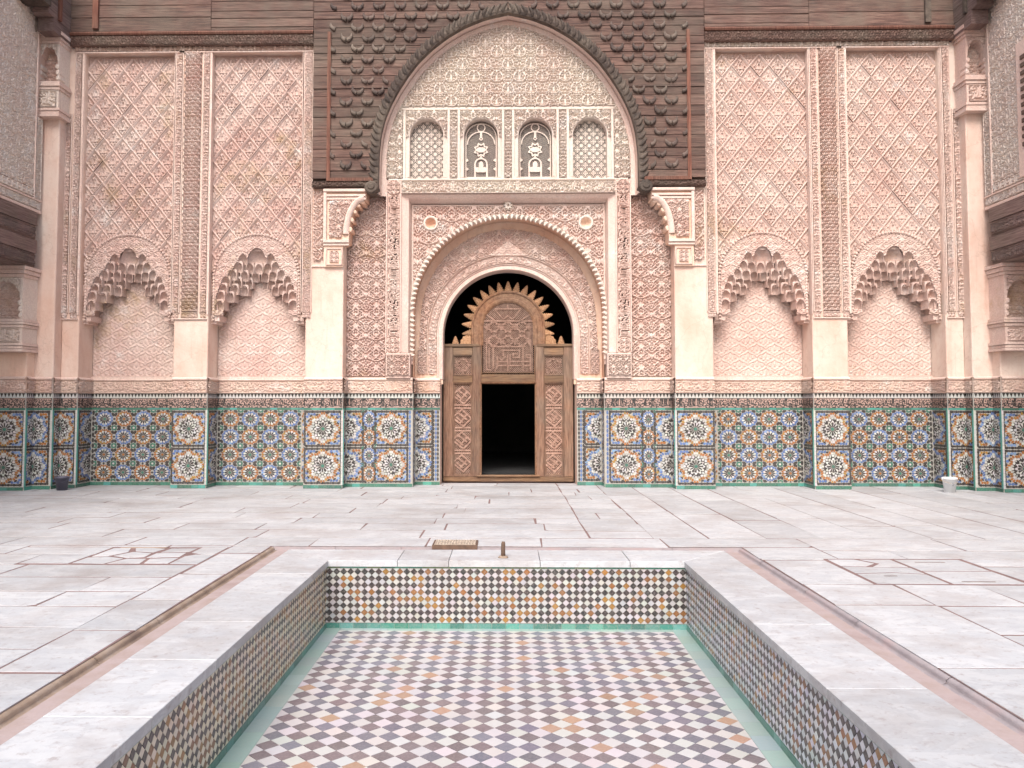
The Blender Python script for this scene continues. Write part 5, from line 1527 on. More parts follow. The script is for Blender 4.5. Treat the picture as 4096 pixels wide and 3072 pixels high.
sg_ += [(zc(960, 585), zc(1060, 660)), (zc(1425, 585), zc(1325, 660)), (zc(1060, 540), zc(1140, 640)), (zc(1320, 540), zc(1240, 640)), (zc(1050, 520), zc(1330, 520)), (zc(1190, 480), zc(1190, 520)), (zc(930, 655), zc(1455, 655)), (zc(1130, 640), zc(1190, 600)), (zc(1250, 640), zc(1190, 600)),
        (zc(1435, 690), zc(1435, 850))]
# square letters of the lower half
K = [((955, 930), (955, 1190)), ((955, 1195), (1000, 1195)), ((985, 960), (985, 1165)), ((1030, 940), (1030, 1175)), ((1030, 940), (1360, 940)), ((1360, 940), (1360, 1200)), ((1050, 1205), (1075, 1160)), ((1075, 1160), (1075, 1050)), ((1130, 980), (1320, 980)),
     ((1140, 980), (1140, 1040)), ((1320, 980), (1320, 1060)), ((1320, 1060), (1250, 1060)), ((1250, 1060), (1250, 1025)), ((1250, 1020), (1290, 1020)), ((1070, 1105), (1440, 1105)), ((1070, 1150), (1440, 1150)), ((1190, 1030), (1190, 1200)), ((1215, 1030), (1215, 1150)),
     ((1440, 1030), (1440, 1195)), ((1400, 1030), (1440, 1030)), ((1400, 1030), (1400, 1060)), ((1400, 1060), (1440, 1060)), ((1090, 1060), (1120, 1090)), ((1120, 1090), (1160, 1050)), ((1440, 690), (1440, 960))]
sg_ += [(zc(*p), zc(*q)) for p, q in K]
straps('strapwork', sg_, 0.032, 0.018, ap_)
frame4('arched_panel_sill', 1039.5, 1155.5, 806, 812, 0.02, 0.05, 'door_h')
# cresting spikes
def spike_mesh():
    b = MB(); p = [(0, -0.085)]
    n = 5
    for i in range(n):
        t = i / n
        w_ = 0.085 * (1 - t) ** 0.8 + 0.012
        p += [(0.04 * 0 + 0.22 * t + 0.004, -w_), (0.22 * t + 0.032, -w_ * 0.6)]
    p.append((0.235, 0.0))
    q = [(a, -c) for a, c in reversed(p[:-1])]
    b.prism(p + q, lambda a, c, h: (a, -h, c), 0.03, -0.01, 0.0, back=True)
    b.prism(inset(p + q, 0.014), lambda a, c, h: (a, -h, c), 0.042, 0.03, 0.006)
    return b.mesh('cresting_spike', M['spike'])
SP = spike_mesh()
for i in range(17):
    t = R(-8 + 196 * i / 16)
    place('cresting_spike', SP, door, (X0 + ro * 0.99 * math.cos(t), YD + 0.0, za + ro * 0.99 * math.sin(t)), (0, -t, 0), (0.88, 1, 0.9))
for s in (-1, 1):
    place('cresting_spike', SP, door, (X0 + s * 114 * KD, YD - 0.01, dz(745)), (0, -math.pi / 2, 0), (0.72, 1, 0.85))
    m = MB(); n = 8
    pts = [(0, 0)] + [(s * 0.235 * math.cos(math.pi / 2 * i / n) * (1.0 if i % 2 == 0 else 0.93), 0.225 * math.sin(math.pi / 2 * i / n) * (1.0 if i % 2 == 0 else 0.93)) for i in range(n + 1)]
    if s < 0: pts = pts[::-1]
    m.prism([(X0 + s * (80 * KD) + a, dz(745.5) + b) for a, b in pts], mpD, 0.03, -0.01, 0.01); m.build('cresting_quarter', M['spike'], door)
# ------------------------------------------------------------------ timber spandrel of the great arch
YW = 15.40
wood = thing('timber_arch_screen', 'weathered timber screen with carved crescents around the big pointed arch', 'timber screen', (X0, YW, zfoot))
rows_px = [-210, -170, -130, -95, -60, -25, 10, 49, 78, 113, 154, 186, 216, 241, 272, 305, 357, 387, 430, 470, 517, 547, 598, 631, 685, 716]
rz = [ZZ(p, YW, 1400) for p in rows_px]
uS = f7 - 0.012
def arch_out(z, d=0.05):
    """half width of the timber edge at height z (0 above the apex)"""
    return float(np.interp(z, _hz + _nz * d, _hx + _nx * d, right=0.0))
for i in range(len(rz) - 1):
    zt, zb = rz[i] - 0.004, rz[i + 1] + 0.004
    hj = rnd.uniform(0.0, 0.018)
    for s in (-1, 1):
        zs_ = [zb + (zt - zb) * k / 4 for k in range(5)]
        inner = [(X0 + s * arch_out(z), z) for z in zs_]
        if arch_out(zb) <= 0.0:
            if s > 0: continue
            poly = [(X0 - uS, zb), (X0 + uS, zb), (X0 + uS, zt), (X0 - uS, zt)]
        else:
            outer = [(X0 + s * uS, zt), (X0 + s * uS, zb)]
            poly = inner + outer
            if s > 0: poly = poly[::-1]
            poly = poly if s < 0 else poly
        # keep anticlockwise
        ar = sum(poly[k][0] * poly[(k + 1) % len(poly)][1] - poly[(k + 1) % len(poly)][0] * poly[k][1] for k in range(len(poly)))
        if ar < 0: poly = poly[::-1]
        m = MB(); m.prism(poly, on_front(YW), 0.012 + hj, -0.10, 0.006)
        m.build('plank', M['wood'], wood)
# backing behind the joints
m = MB()
for s in (-1, 1):
    zs_ = [zfoot + 0.02 + (zApex + 0.02 - zfoot) * k / 30 for k in range(31)]
    for k in range(30):
        z0, z1 = zs_[k], zs_[k + 1]
        m.face([(X0 + s * arch_out(z0), YW + 0.05, z0), (X0 + s * uS, YW + 0.05, z0), (X0 + s * uS, YW + 0.05, z1), (X0 + s * arch_out(z1), YW + 0.05, z1)])
m.face([(X0 - uS, YW + 0.05, zApex + 0.02), (X0 + uS, YW + 0.05, zApex + 0.02), (X0 + uS, YW + 0.05, Z_top), (X0 - uS, YW + 0.05, Z_top)])
m.build('backing', M['wood_dark'], wood)
# rope-like arch moulding made of leaf teeth
pR, pL = arch_pts(0, zfoot - 0.02)
m = MB()
for p_ in (pR, pL):
    m.sweep(p_, [(0.0, -0.12), (0.0, 0.02), (0.05, 0.04), (0.16, 0.03), (0.17, 0.0)], on_front(YW))
m.build('arch_rib', M['wood_dark'], wood)
def tooth_mesh():
    n, k = 8, 7
    P = np.zeros((k, n, 3))
    for i in range(k):
        t = i / (k - 1)
        r_ = math.sin(math.pi * min(1, 0.08 + t * 0.9)) ** 0.6
        for j in range(n):
            a = math.pi * j / (n - 1)
            P[i, j] = (-0.09 + 0.17 * t, -0.05 * r_ * math.sin(a) * (0.7 + 0.4 * t), 0.047 * r_ * math.cos(a) - 0.12 * t * t + 0.03)
    return grid_mesh('rope_tooth', P, M['wood_carved'])
TOOTH = tooth_mesh(); TOOTH.materials[0] = M['wood_dark']
def along(path, step):
    pts = np.array(path); seg = np.hypot(np.diff(pts[:, 0]), np.diff(pts[:, 1])); S = np.concatenate([[0], np.cumsum(seg)])
    n = int(S[-1] / step)
    s = (np.arange(n) + 0.5) * S[-1] / n
    return [tuple(np.interp(v, S, pts[:, k]) for k in range(4)) for v in s]
for p_, s in ((pR, 1), (pL, -1)):
    for (a, b, na, nb2) in along(p_, 0.122):
        t = math.atan2(nb2, na)
        place('rope_tooth', TOOTH, wood, (a + na * 0.11, YW - 0.025, b + nb2 * 0.11), (0, -t, 0), (1, 1, -1 if s > 0 else 1))
# carved crescents
def boss_mesh(kind):
    m = MB(); n = 9; q = 7
    for s in ((-1, 1) if kind == 0 else (kind,)):
        k0 = len(m.v)
        for i in range(n):
            t = i / (n - 1)
            a = -math.pi / 2 + s * (0.1 + 1.75 * t)
            cx_, cz_ = 0.085 * math.cos(a), 0.085 * math.sin(a)
            r_ = 0.030 * (1 - t * t) + 0.008
            rx, rz_ = math.cos(a), math.sin(a)
            for j in range(q):
                b = 2 * math.pi * j / q
                m.v.append((cx_ + rx * r_ * math.cos(b), -0.010 - (0.042 - 0.024 * t) * math.sin(b) - 0.012 * (1 - t), cz_ + rz_ * r_ * math.cos(b) + 0.03))
        for i in range(n - 1):
            for j in range(q):
                j2 = (j + 1) % q
                m.f.append((k0 + i * q + j, k0 + (i + 1) * q + j, k0 + (i + 1) * q + j2, k0 + i * q + j2)); m.c.append(None); m.m.append(0)
        m.f.append(tuple(k0 + j for j in range(q))); m.c.append(None); m.m.append(0)
    return m.mesh('carved_crescent', M['wood_carved'], True)
BOSS = {k: boss_mesh(k) for k in (0, 1, -1)}
pitch_x = 87 / FPX * YW
r_ = 0
py = -145
while py < 680:
    z = ZZ(py, YW, 1400)
    off = 0.0 if r_ % 2 == 0 else 0.5
    for s in (-1, 1):
        for c_ in range(-1, 9):
            u = U(1345, YW, 300) - (c_ + off) * pitch_x
            if u < 0.02 or (u < pitch_x * 0.3 and s > 0): continue
            gap = u - arch_out(z - 0.07, 0.17)
            if gap < 0.02: continue
            kind = 0
            if c_ + off < 0: continue
            if gap < 0.1: kind = s
            if c_ == 0 and off == 0: kind = -s * -1
            place('carved_crescent', BOSS[kind], wood, (X0 + s * u + rnd.uniform(-0.008, 0.008), YW - 0.02, z + rnd.uniform(-0.008, 0.008)), (0, rnd.uniform(-0.08, 0.08), 0), (rnd.uniform(1.08, 1.25), rnd.uniform(0.8, 1.15), rnd.uniform(1.05, 1.25)))
    py += 42.3; r_ += 1
# thin battens that frame the crescent field, carved foot beam and its scroll ends
for s in (-1, 1):
    ub = U(1317, YW, 430)
    m = MB(); m.box(X0 + s * ub - 0.032, X0 + s * ub + 0.032, YW - 0.06, YW, rz[-1] - 0.05, ZZ(133, YW, 1300)); m.box(X0 + s * ub - 0.014, X0 + s * ub + 0.014, YW - 0.075, YW - 0.06, rz[-1] - 0.05, ZZ(133, YW, 1300))
    m.build('upright_batten', M['wood_red'], wood)
    m = MB(); xa, xb = sorted((X0 + s * (ub - 0.035), X0 + s * (hwA + 0.1))); m.box(xa, xb, YW - 0.058, YW, rz[-1] - 0.05, rz[-1] + 0.012); m.build('foot_batten', M['wood_red'], wood)
    xa, xb = sorted((X0 + s * uS, X0 + s * (hwA + 0.02)))
    m = MB(); m.box(xa, xb, YW - 0.02, YW + 0.3, zfoot - 0.02, rz[-1] - 0.052); fb = m.build('foot_beam', M['wood'], wood)
    relief('foot_carving', xa, xb, zfoot - 0.01, rz[-1] - 0.06, on_front(YW - 0.021), 'arab', 0.2, 0.014, M['wood'], fb, res=0.012)
    # rolled end
    m = MB(); cx_, cz_ = X0 + s * (hwA + 0.13), zfoot - 0.03
    prof = [(0.13 * math.cos(t), 0.115 * math.sin(t)) for t in [2 * math.pi * k / 14 for k in range(14)]]
    m.prism([(cx_ + a, cz_ + b) for a, b in prof], on_front(YW - 0.03), 0.05, -0.25, 0.02)
    m.prism([(cx_ + a * 0.5, cz_ + b * 0.5 + 0.01) for a, b in prof], on_front(YW - 0.08), 0.02, 0, 0.01)
    m.build('rolled_end', M['wood_dark'], wood)

# ------------------------------------------------------------------ timber frieze over the niches
uCn = U(283, YW, 150)
frz_lab = {-1: 'long dark timber frieze boards above the niches on the dark bucket side', 1: 'long dark timber frieze boards above the niches on the white bucket side'}
for s in (-1, 1):
    fz = thing('timber_frieze', frz_lab[s], 'frieze', (X(s, 6), YW, Z_wood), 'timber friezes')
    zb0, zb1, zb2 = Z_wood, ZZ(140, YW, 600), ZZ(128, YW, 600)
    us = U(846, YW, 60)
    for (ua, ub, rows) in ((uCn, us, [128, 72, 24, -24, -75, -130, -190]), (us, uS + 0.004, [128, 113, 78, 49, 10, -25, -60, -95, -130, -170, -210])):
        zr = [ZZ(p, YW, 600) for p in rows]
        for i in range(len(zr) - 1):
            a0, a1 = sorted((X(s, ua - 0.003), X(s, ub + 0.003)))
            m = MB(); m.prism([(a0, zr[i] + 0.004), (a1, zr[i] + 0.004), (a1, zr[i + 1] - 0.004), (a0, zr[i + 1] - 0.004)], on_front(YW), 0.015 + rnd.uniform(0, 0.012), -0.08, 0.006)
            m.build('plank', M['wood'], fz)
    a0, a1 = sorted((X(s, uCn), X(s, uS + 0.004)))
    core(fz, 'backing', a0, a1, YW + 0.03, YW + 0.2, zb0 + 0.01, Z_top, M['wood_dark'])
    m = MB(); m.sweep([(a0, zb1, 0, 1), (a1, zb1, 0, 1)], [(-0.015, 0.0), (-0.01, 0.05), (0.02, 0.065), (0.05, 0.05), (0.065, 0.0)], on_front(YW)); m.build('frieze_moulding', M['wood_red'], fz)
    m = MB(); m.box(a0, a1, YW - 0.012, YW + 0.12, zb0, zb1 - 0.017); cb = m.build('carved_beam', M['wood'], fz)
    relief('beam_carving', a0, a1, zb0 + 0.012, zb1 - 0.022, on_front(YW - 0.013), 'waves', 0.2, 0.014, M['wood'], cb, res=0.014)
    ubat = U(388, YW, 60)
    m = MB(); m.box(X(s, ubat) - 0.055, X(s, ubat) + 0.055, YW - 0.075, YW, ZZ(120, YW, 390), Z_top); m.build('upright_batten', M['wood_red'] if s < 0 else M['wood_dark'], fz)

# ------------------------------------------------------------------ corbels that carry the great arch
for s in (-1, 1):
    cb = thing('plaster_corbel', 'carved plaster corbel under the timber arch foot, ' + ('dark' if s < 0 else 'white') + ' bucket side', 'corbel', (X(s, UV(720, YP)), 15.5, ZV(575, YP)), 'corbels of the great arch')
    YC = YP - 0.06
    ua = lambda v: UV(v, YC, 900)
    pts = [(ua(701), ZV(575, YC)), (ua(741), ZV(575, YC)), (ua(741), ZV(527, YC)), (ua(753), ZV(522, YC)), (ua(754), ZV(505, YC))]
    r0, r1 = ua(754) - ua(786), ZV(432, YC) - ZV(505, YC)
    for i in range(1, 9):
        t = math.pi / 2 * i / 8
        pts.append((ua(754) - r0 * (1 - math.cos(t)), ZV(505, YC) + r1 * math.sin(t)))
    pts += [(ua(791), ZV(430, YC)), (ua(791), ZV(409, YC)), (ua(701), ZV(409, YC))]
    poly = [(X0 + s * u_, z_) for u_, z_ in pts]
    if s > 0: poly = poly[::-1]
    ar = sum(poly[k][0] * poly[(k + 1) % len(poly)][1] - poly[(k + 1) % len(poly)][0] * poly[k][1] for k in range(len(poly)))
    if ar < 0: poly = poly[::-1]
    m = MB(); m.prism(poly, on_front(YC), 0.0, -0.5, 0, back=True); m.build('corbel_body', M['soffit'], cb)
    mpc = on_front(YC - 0.002)
    def cm(A, B):
        uu = (A - X0) * s
        d = np.hypot((ua(786) - 0.0 - uu) / (r0 + 0.13), (ZV(505, YC) - B) / (r1 + 0.10))
        return (uu > ua(752) + 0.12) | (B > ZV(505, YC)) & (np.hypot((uu - ua(786)) / (r0 + 0.12), (B - ZV(505, YC)) / (r1 + 0.08)) > 1)
    xa, xb = sorted((X0 + s * ua(711), X0 + s * ua(786)))
    relief('corbel_carving', xa, xb, ZV(512, YC), ZV(432, YC), mpc, 'arab', 0.3, 0.022, M['stucco'], cb, mask=cm, res=0.011)
    m = MB()
    m.sweep([(X0 + s * (ua(786) + (r0 + 0.02) * math.cos(t)), ZV(505, YC) + (r1 + 0.0) * math.sin(t), s * math.cos(t), math.sin(t)) for t in [math.pi / 2 * i / 14 for i in range(15)]], [(-0.02, -0.02), (-0.01, 0.02), (0.05, 0.05), (0.085, 0.045), (0.10, 0.0)], mpc)
    m.build('corbel_arc', M['lime'], cb, True)
    # lobes under the arc
    for i in range(5):
        t = math.pi / 2 * (i + 0.5) / 5
        m = MB(); m.prism(pcs_oval(X0 + s * (ua(786) + (r0 - 0.015) * math.cos(t)), ZV(505, YC) + (r1 - 0.015) * math.sin(t), t, 0.07, 0.10, 8), on_front(YC + 0.06), 0.05, -0.3, 0.015); m.build('lobe', M['soffit'], cb)
    m = MB()
    for (b0, b1, h) in ((ZV(414, YC), ZV(408, YC), 0.07), (ZV(424, YC), ZV(419, YC), 0.045), (ZV(431, YC), ZV(426, YC), 0.03)):
        xa, xb = sorted((X0 + s * ua(699), X0 + s * ua(790))); bar(m, xa, xb, b0, b1, mpc, h)
    xa, xb = sorted((X0 + s * ua(699), X0 + s * ua(706))); bar(m, xa, xb, ZV(520, YC), ZV(408, YC), mpc, 0.05)
    xa, xb = sorted((X0 + s * ua(699), X0 + s * ua(755))); bar(m, xa, xb, ZV(524, YC), ZV(518, YC), mpc, 0.06); bar(m, xa, xb, ZV(530, YC), ZV(525, YC), mpc, 0.035)
    m.build('corbel_moulding', M['lime'], cb)
    xa, xb = sorted((X0 + s * ua(706), X0 + s * ua(739)))
    moulding(cb, xa, xb, ZV(571, YC), ZV(536, YC), mpc, 0.014, 0.022, 'stucco')
    relief('square_carving', xa + 0.06, xb - 0.06, ZV(566, YC), ZV(541, YC), mpc, 'key', 0.09, 0.014, M['stucco'], cb, res=0.01)
    # scroll strip between the corbel and the panel frame
    p2 = PIERS[('P2', s)]
    xa, xb = sorted((X0 + s * (f7 - 0.015), X0 + s * (ua(700) + 0.0)))
    relief('scroll_strip', xa + 0.01, xb - 0.025, ZV(562, YP), ZV(412, YP), on_front(YP - 0.004), 'strip', (xb - xa - 0.03), 0.024, M['stucco'], p2, org=(xa + 0.01, ZV(562, YP)), res=0.01)
    m = MB(); xa2, xb2 = sorted((X0 + s * f7, X0 + s * u_P2b)); bar(m, xa2, xb2, ZV(576, YP), ZV(573, YP), on_front(YP), 0.03); m.build('base_fillet', M['lime'], p2)

# ------------------------------------------------------------------ brackets (corner capitals and gallery brackets)
def bracket(name, label, group, sg, ui, uo, Yf, Yb, z0, z1, mat, cave=0.55, loc_lobes=4, matc='stucco'):
    x0, x1 = sorted((X(sg, ui), X(sg, uo)))
    o = thing(name, label, 'bracket', ((x0 + x1) / 2, Yf, z0), group)
    H = z1 - z0; w = x1 - x0
    zm = z0 + H * (1 - cave) ; zt = z1 - H * 0.13
    m = MB()
    # plate with a lobed opening
    n = 40
    cx = (x0 + x1) / 2; hw = w * 0.43
    def f(x):
        t = (x - cx) / hw
        if abs(t) >= 1: return None
        base = math.sqrt(1 - t * t)
        lob = 0.10 * abs(math.sin(math.acos(t) * loc_lobes))
        return zm + (zt - zm) * (0.38 + 0.50 * base + lob * 0.7)
    xs = [x0 + w * i / n for i in range(n + 1)]
    for i in range(n):
        a, b = xs[i], xs[i + 1]
        fa, fb = f(a), f(b)
        za_ = fa if fa else zm; zb_ = fb if fb else zm
        if fa is None and fb is not None: za_ = zm
        m.face([(a, Yf, za_), (b, Yf, zb_), (b, Yf, zt), (a, Yf, zt)])
        if fa or fb:
            m.face([(a, Yf, za_), (b, Yf, zb_), (b, Yf + 0.22, zb_ - 0.03), (a, Yf + 0.22, za_ - 0.03)], None, 1)
    m.face([(x0, Yf, zm), (x0, Yb, zm), (x0, Yb, zt), (x0, Yf, zt)]); m.face([(x1, Yf, zm), (x1, Yb, zm), (x1, Yb, zt), (x1, Yf, zt)])
    m.face([(cx - hw, Yf, zm), (cx - hw, Yf + 0.2, zm), (cx + hw, Yf + 0.2, zm), (cx + hw, Yf, zm)], None, 1)
    m.face([(x0, Yf + 0.2, zm), (x1, Yf + 0.2, zm), (x1, Yf + 0.2, zt), (x0, Yf + 0.2, zt)], None, 1)
    m.build('lobed_plate', [M[mat], M[matc]], o)
    relief('cave_carving', cx - hw, cx + hw, zm, zm + (zt - zm) * 0.8, on_front(Yf + 0.198), 'scales', 0.13, 0.016, M[matc], o, res=0.012)
    def fm(A, B):
        t = np.clip((A - cx) / (hw + 0.03), -1, 1)
        top = np.where(np.abs(A - cx) < hw + 0.03, zm + (zt - zm) * (0.40 + 0.50 * np.sqrt(1 - t * t)), zm)
        return B > top
    relief('plate_carving', x0 + 0.04, x1 - 0.04, zm + (zt - zm) * 0.5, zt - 0.02, on_front(Yf - 0.001), 'arab', 0.22, 0.016, M[mat], o, mask=fm, res=0.011)
    # projecting lobes on the cave edge
    for s in (-1, 1):
        for i in range(3):
            zz_ = zm + (zt - zm) * (0.05 + 0.15 * i)
            m = MB(); m.prism(pcs_oval(cx + s * (hw + 0.01 - 0.01 * i), zz_ + 0.03, 0, 0.07, 0.09, 8), on_front(Yf + 0.01), 0.03, -0.18, 0.015); m.build('lobe', M[mat], o)
    mm_ = M['lime'] if mat == 'cream' else M[mat]
    for (b0, b1, e) in ((zt, zt + H * 0.035, 0.02), (zt + H * 0.04, zt + H * 0.085, 0.045), (zt + H * 0.09, z1, 0.07)):
        m = MB(); m.box(x0 - e, x1 + e, Yf - e, Yb, b0, b1); m.build('bracket_moulding', mm_, o)
    for k_, (b0, b1, e) in enumerate(((zm - H * 0.03, zm - 0.002, 0.035), (zm - H * 0.06, zm - H * 0.035, 0.055), (zm - H * 0.10, zm - H * 0.065, 0.03), (z0, z0 + H * 0.03, 0.05), (z0 + H * 0.035, z0 + H * 0.065, 0.03), (z0 + H * 0.07, z0 + H * 0.10, 0.045))):
        m = MB(); m.box(x0 - e, x1 + e, Yf - e, Yb, b0, b1); m.build('bracket_moulding', mm_, o)
    m = MB(); m.box(x0 - 0.01, x1 + 0.01, Yf - 0.01, Yb, z0 + H * 0.102, zm - H * 0.102); m.build('lower_block', M[mat], o)
    relief('block_carving', x0 + 0.03, x1 - 0.03, z0 + H * 0.115, zm - H * 0.115, on_front(Yf - 0.011), 'script', (zm - z0) - H * 0.23, 0.018, M[mat], o, res=0.01)
    return o
for s in (-1, 1):
    nm = 'dark' if s < 0 else 'white'
    bracket('corner_capital', 'lobed plaster capital on the corner pier under the frieze, %s bucket side' % nm, 'corner capitals', s, u_B - 0.03, u_B + 0.36, 15.12, YP + 0.02, ZZ(470, 15.15, 200), ZZ(135, 15.15, 200), 'cream' if s < 0 else 'stucco', 0.58)
    bracket('gallery_bracket', 'lobed plaster bracket under the gallery lintel, %s bucket side' % nm, 'gallery brackets', s, u_A - 0.02, u_A + 0.62, 14.78, 15.3, ZZ(1408, 14.9, 100), ZZ(1068, 14.9, 100), 'cream' if s < 0 else 'stucco', 0.62)

# ------------------------------------------------------------------ side walls with their lintels, and the gallery behind
uW = U(165, 15.25, 800)
zl = ZZ(858, 15.25, 165)
for s in (-1, 1):
    nm = 'dark' if s < 0 else 'white'
    sw = thing('side_wall', 'carved plaster side wall seen at a slant above the gallery lintel, %s bucket side' % nm, 'wall', (X(s, uW + 0.3), 12, zl), 'side walls of the courtyard')
    xs_ = X(s, uW)
    mps = side_map(s, xs_)
    MS = M['cream']
    core(sw, 'wall_core', X(s, uW + 0.002), X(s, uW + 0.7), 4.0, 15.24, zl, Z_top, M['plaster'])
    y0, y1 = 13.2, 15.2
    a0, a1 = sorted((a_of(s, y0), a_of(s, y1)))
    relief('net_carving', *sorted((a_of(s, 13.3), a_of(s, 14.93))), zl + 0.42, Z_top, mps, 'tymp', 0.36, 0.014, MS, sw, res=0.0125, h0=0.0)
    relief('border_inscription', *sorted((a_of(s, 14.98), a_of(s, 15.16))), zl + 0.25, ZZ(480, 15.2, 165), mps, 'script', 0.18, 0.02, MS, sw, swap=True, res=0.0125)
    relief('foot_inscription', a0, a1, zl + 0.06, zl + 0.2, mps, 'script2', 0.14, 0.016, MS, sw, res=0.0125)
    relief('foot_arcade', *sorted((a_of(s, 13.3), a_of(s, 14.93))), zl + 0.26, zl + 0.41, mps, 'key', 0.15, 0.02, MS, sw, res=0.0125)
    m = MB()
    for (b0, b1) in ((zl - 0.01, zl + 0.045), (zl + 0.21, zl + 0.245)): bar(m, *sorted((a_of(s, 4.0), a_of(s, 15.2))), b0, b1, mps, 0.04)
    bar(m, *sorted((a_of(s, 14.94), a_of(s, 14.97))), zl + 0.24, Z_top, mps, 0.045)
    m.build('wall_fillet', M['lime'], sw)
    if s > 0:   # shuttered window of the upper room
        wy0, wy1 = 13.25, 14.02
        b0, b1 = zl + 0.30, ZZ(330, 15.25, 165)
        m = MB(); bar(m, *sorted((a_of(s, wy0 - 0.1), a_of(s, wy1 + 0.1))), b0, b1 + 0.1, mps, 0.062, 0.01); wf = m.build('upper_window', M['lime'], sw)
        m = MB()
        for i in range(12):
            zz_ = b0 + 0.5 + (b1 - b0 - 0.6) * i / 12
            bar(m, *sorted((a_of(s, wy0 + 0.05), a_of(s, wy1 - 0.05))), zz_, zz_ + 0.07, mps, 0.09)
        m.build('shutter_slats', M['wood'], wf)
    # lintel of four stacked beams
    lt = thing('gallery_lintel', 'stacked dark timber lintel beams under the side wall, %s bucket side' % nm, 'lintel', (X(s, uW + 0.3), 11, ZZ(1075, 15.2, 148)), 'gallery lintels')
    zq = ZZ(1078, 15.2, 148); hq = (zl - 0.012 - zq) / 4
    for i in range(4):
        b0, b1 = zq + hq * i + 0.005, zq + hq * (i + 1) - 0.005
        e = 0.05 + 0.012 * (i % 2)
        m = MB(); m.box(X(s, uW - e), X(s, uW + 0.65), 4.0, 15.0 + 0.04 * (i % 2), b0, b1)
        bm = m.build('beam', M['lintel'], lt)
        if i in (0, 2):
            relief('beam_carving', *sorted((a_of(s, 13.2), a_of(s, 14.98))), b0 + 0.03, b1 - 0.03, side_map(s, X(s, uW - e - 0.001)), 'script2', b1 - b0 - 0.06, 0.012, M['lintel'], bm, res=0.014)
    # timber overhang at the top corner
    tb = thing('corner_timber', 'dark timber bracket beams in the top corner above the capital, %s bucket side' % nm, 'timber bracket', (X(s, uCn), 14.9, ZZ(150, 15.2, 200)), 'corner timbers')
    zc0 = Z_wood + 0.02
    zr = [zc0 + 0.26 * i for i in range(9)]
    for i in range(8):
        m = MB(); m.box(X(s, uCn - 0.004), X(s, uCn + 0.3), 14.62 + (0.18 if i == 0 else 0.0), YW, zr[i] + 0.004, zr[i + 1] - 0.004)
        m.build('plank', M['lintel'], tb)
    m = MB(); m.box(X(s, uCn - 0.05), X(s, uCn - 0.004), 14.92, 15.0, zr[1], Z_top); m.build('upright_batten', M['wood_red'] if s < 0 else M['wood_dark'], tb)
    m = MB(); m.box(X(s, uCn - 0.06), X(s, uW + 0.1), 14.22, 14.6, zr[1] + 0.10, zr[1] + 0.45); m.box(X(s, uCn - 0.1), X(s, uW + 0.1), 14.18, 14.6, zr[1] + 0.46, zr[1] + 1.8); m.build('console', M['wood_dark'], tb)
    # gallery behind
    gl = thing('gallery_room', 'shaded gallery behind the pier, %s bucket side' % nm, None, (X(s, 11), 12, 0), kind='structure')
    core(gl, 'wall', X(s, uW + 3.4), X(s, uW + 3.5), 3.0, 16.5, 0, 5, M['plaster'])
    core(gl, 'end_wall', X(s, uW + 0.72), X(s, uW + 3.4), 15.7, 15.9, 0, 5, M['plaster'])
    core(gl, 'ceiling', X(s, uW + 0.6), X(s, uW + 3.5), 3.0, 16.5, zl + 0.2, zl + 0.3, M['wood_dark'])

# ------------------------------------------------------------------ courtyard floor
floor = thing('courtyard_floor', 'worn white marble slab paving with pink mortar joints', None, (0, 8, 0), kind='structure')
PX, PYb, PXo, PYo, CHX, CHY = 1.82, 8.47, 2.36, 9.07, 2.61, 9.31
# bedding sheet with the pool left open
m = MB()
zs_ = -0.002
m.face([(-40, CHY, zs_), (40, CHY, zs_), (40, 60, zs_), (-40, 60, zs_)]); m.face([(-40, -40, zs_), (-CHX, -40, zs_), (-CHX, CHY, zs_), (-40, CHY, zs_)]); m.face([(CHX, -40, zs_), (40, -40, zs_), (40, CHY, zs_), (CHX, CHY, zs_)]); m.face([(-CHX, -40, zs_), (CHX, -40, zs_), (CHX, 1.9, zs_), (-CHX, 1.9, zs_)])
m.build('bedding', M['mortar'], floor)
holes = [(-4.35, 8.25, -3.35, 9.2), (3.25, 7.45, 4.65, 8.65)]
rects = []
def sub(r, h):
    x0, y0, x1, y1 = r; a0, b0, a1, b1 = h
    if x1 <= a0 or x0 >= a1 or y1 <= b0 or y0 >= b1: return [r]
    out = []
    if y0 < b0: out.append((x0, y0, x1, b0)); y0 = b0
    if y1 > b1: out.append((x0, b1, x1, y1)); y1 = b1
    if x0 < a0: out.append((x0, y0, a0, y1))
    if x1 > a1: out.append((a1, y0, x1, y1))
    return out
def courses_x(x0, x1, y0, y1, d, l0, l1):
    n = max(1, round((y1 - y0) / d)); ys = [y0 + (y1 - y0) * i / n + (rnd.uniform(-0.05, 0.05) if 0 < i < n else 0) for i in range(n + 1)]
    for i in range(n):
        x = x0 - rnd.uniform(0, l0)
        while x < x1:
            e = x + rnd.uniform(l0, l1)
            if x1 - e < l0 * 0.5: e = x1
            rects.append((max(x, x0), ys[i], min(e, x1), ys[i + 1])); x = e
def courses_y(x0, x1, y0, y1, d, l0, l1):
    n = max(1, round((x1 - x0) / d)); xs = [x0 + (x1 - x0) * i / n + (rnd.uniform(-0.05, 0.05) if 0 < i < n else 0) for i in range(n + 1)]
    for i in range(n):
        y = y0 - rnd.uniform(0, l0)
        while y < y1:
            e = y + rnd.uniform(l0, l1)
            if y1 - e < l0 * 0.5: e = y1
            rects.append((xs[i], max(y, y0), xs[i + 1], min(e, y1))); y = e
courses_x(-9.6, 1.0, 9.9, 16.6, 0.56, 1.0, 2.0)
courses_x(1.0, 1.75, 9.9, 16.6, 0.56, 0.6, 0.8)
courses_y(1.75, 9.6, 9.9, 16.6, 0.66, 1.6, 3.0)
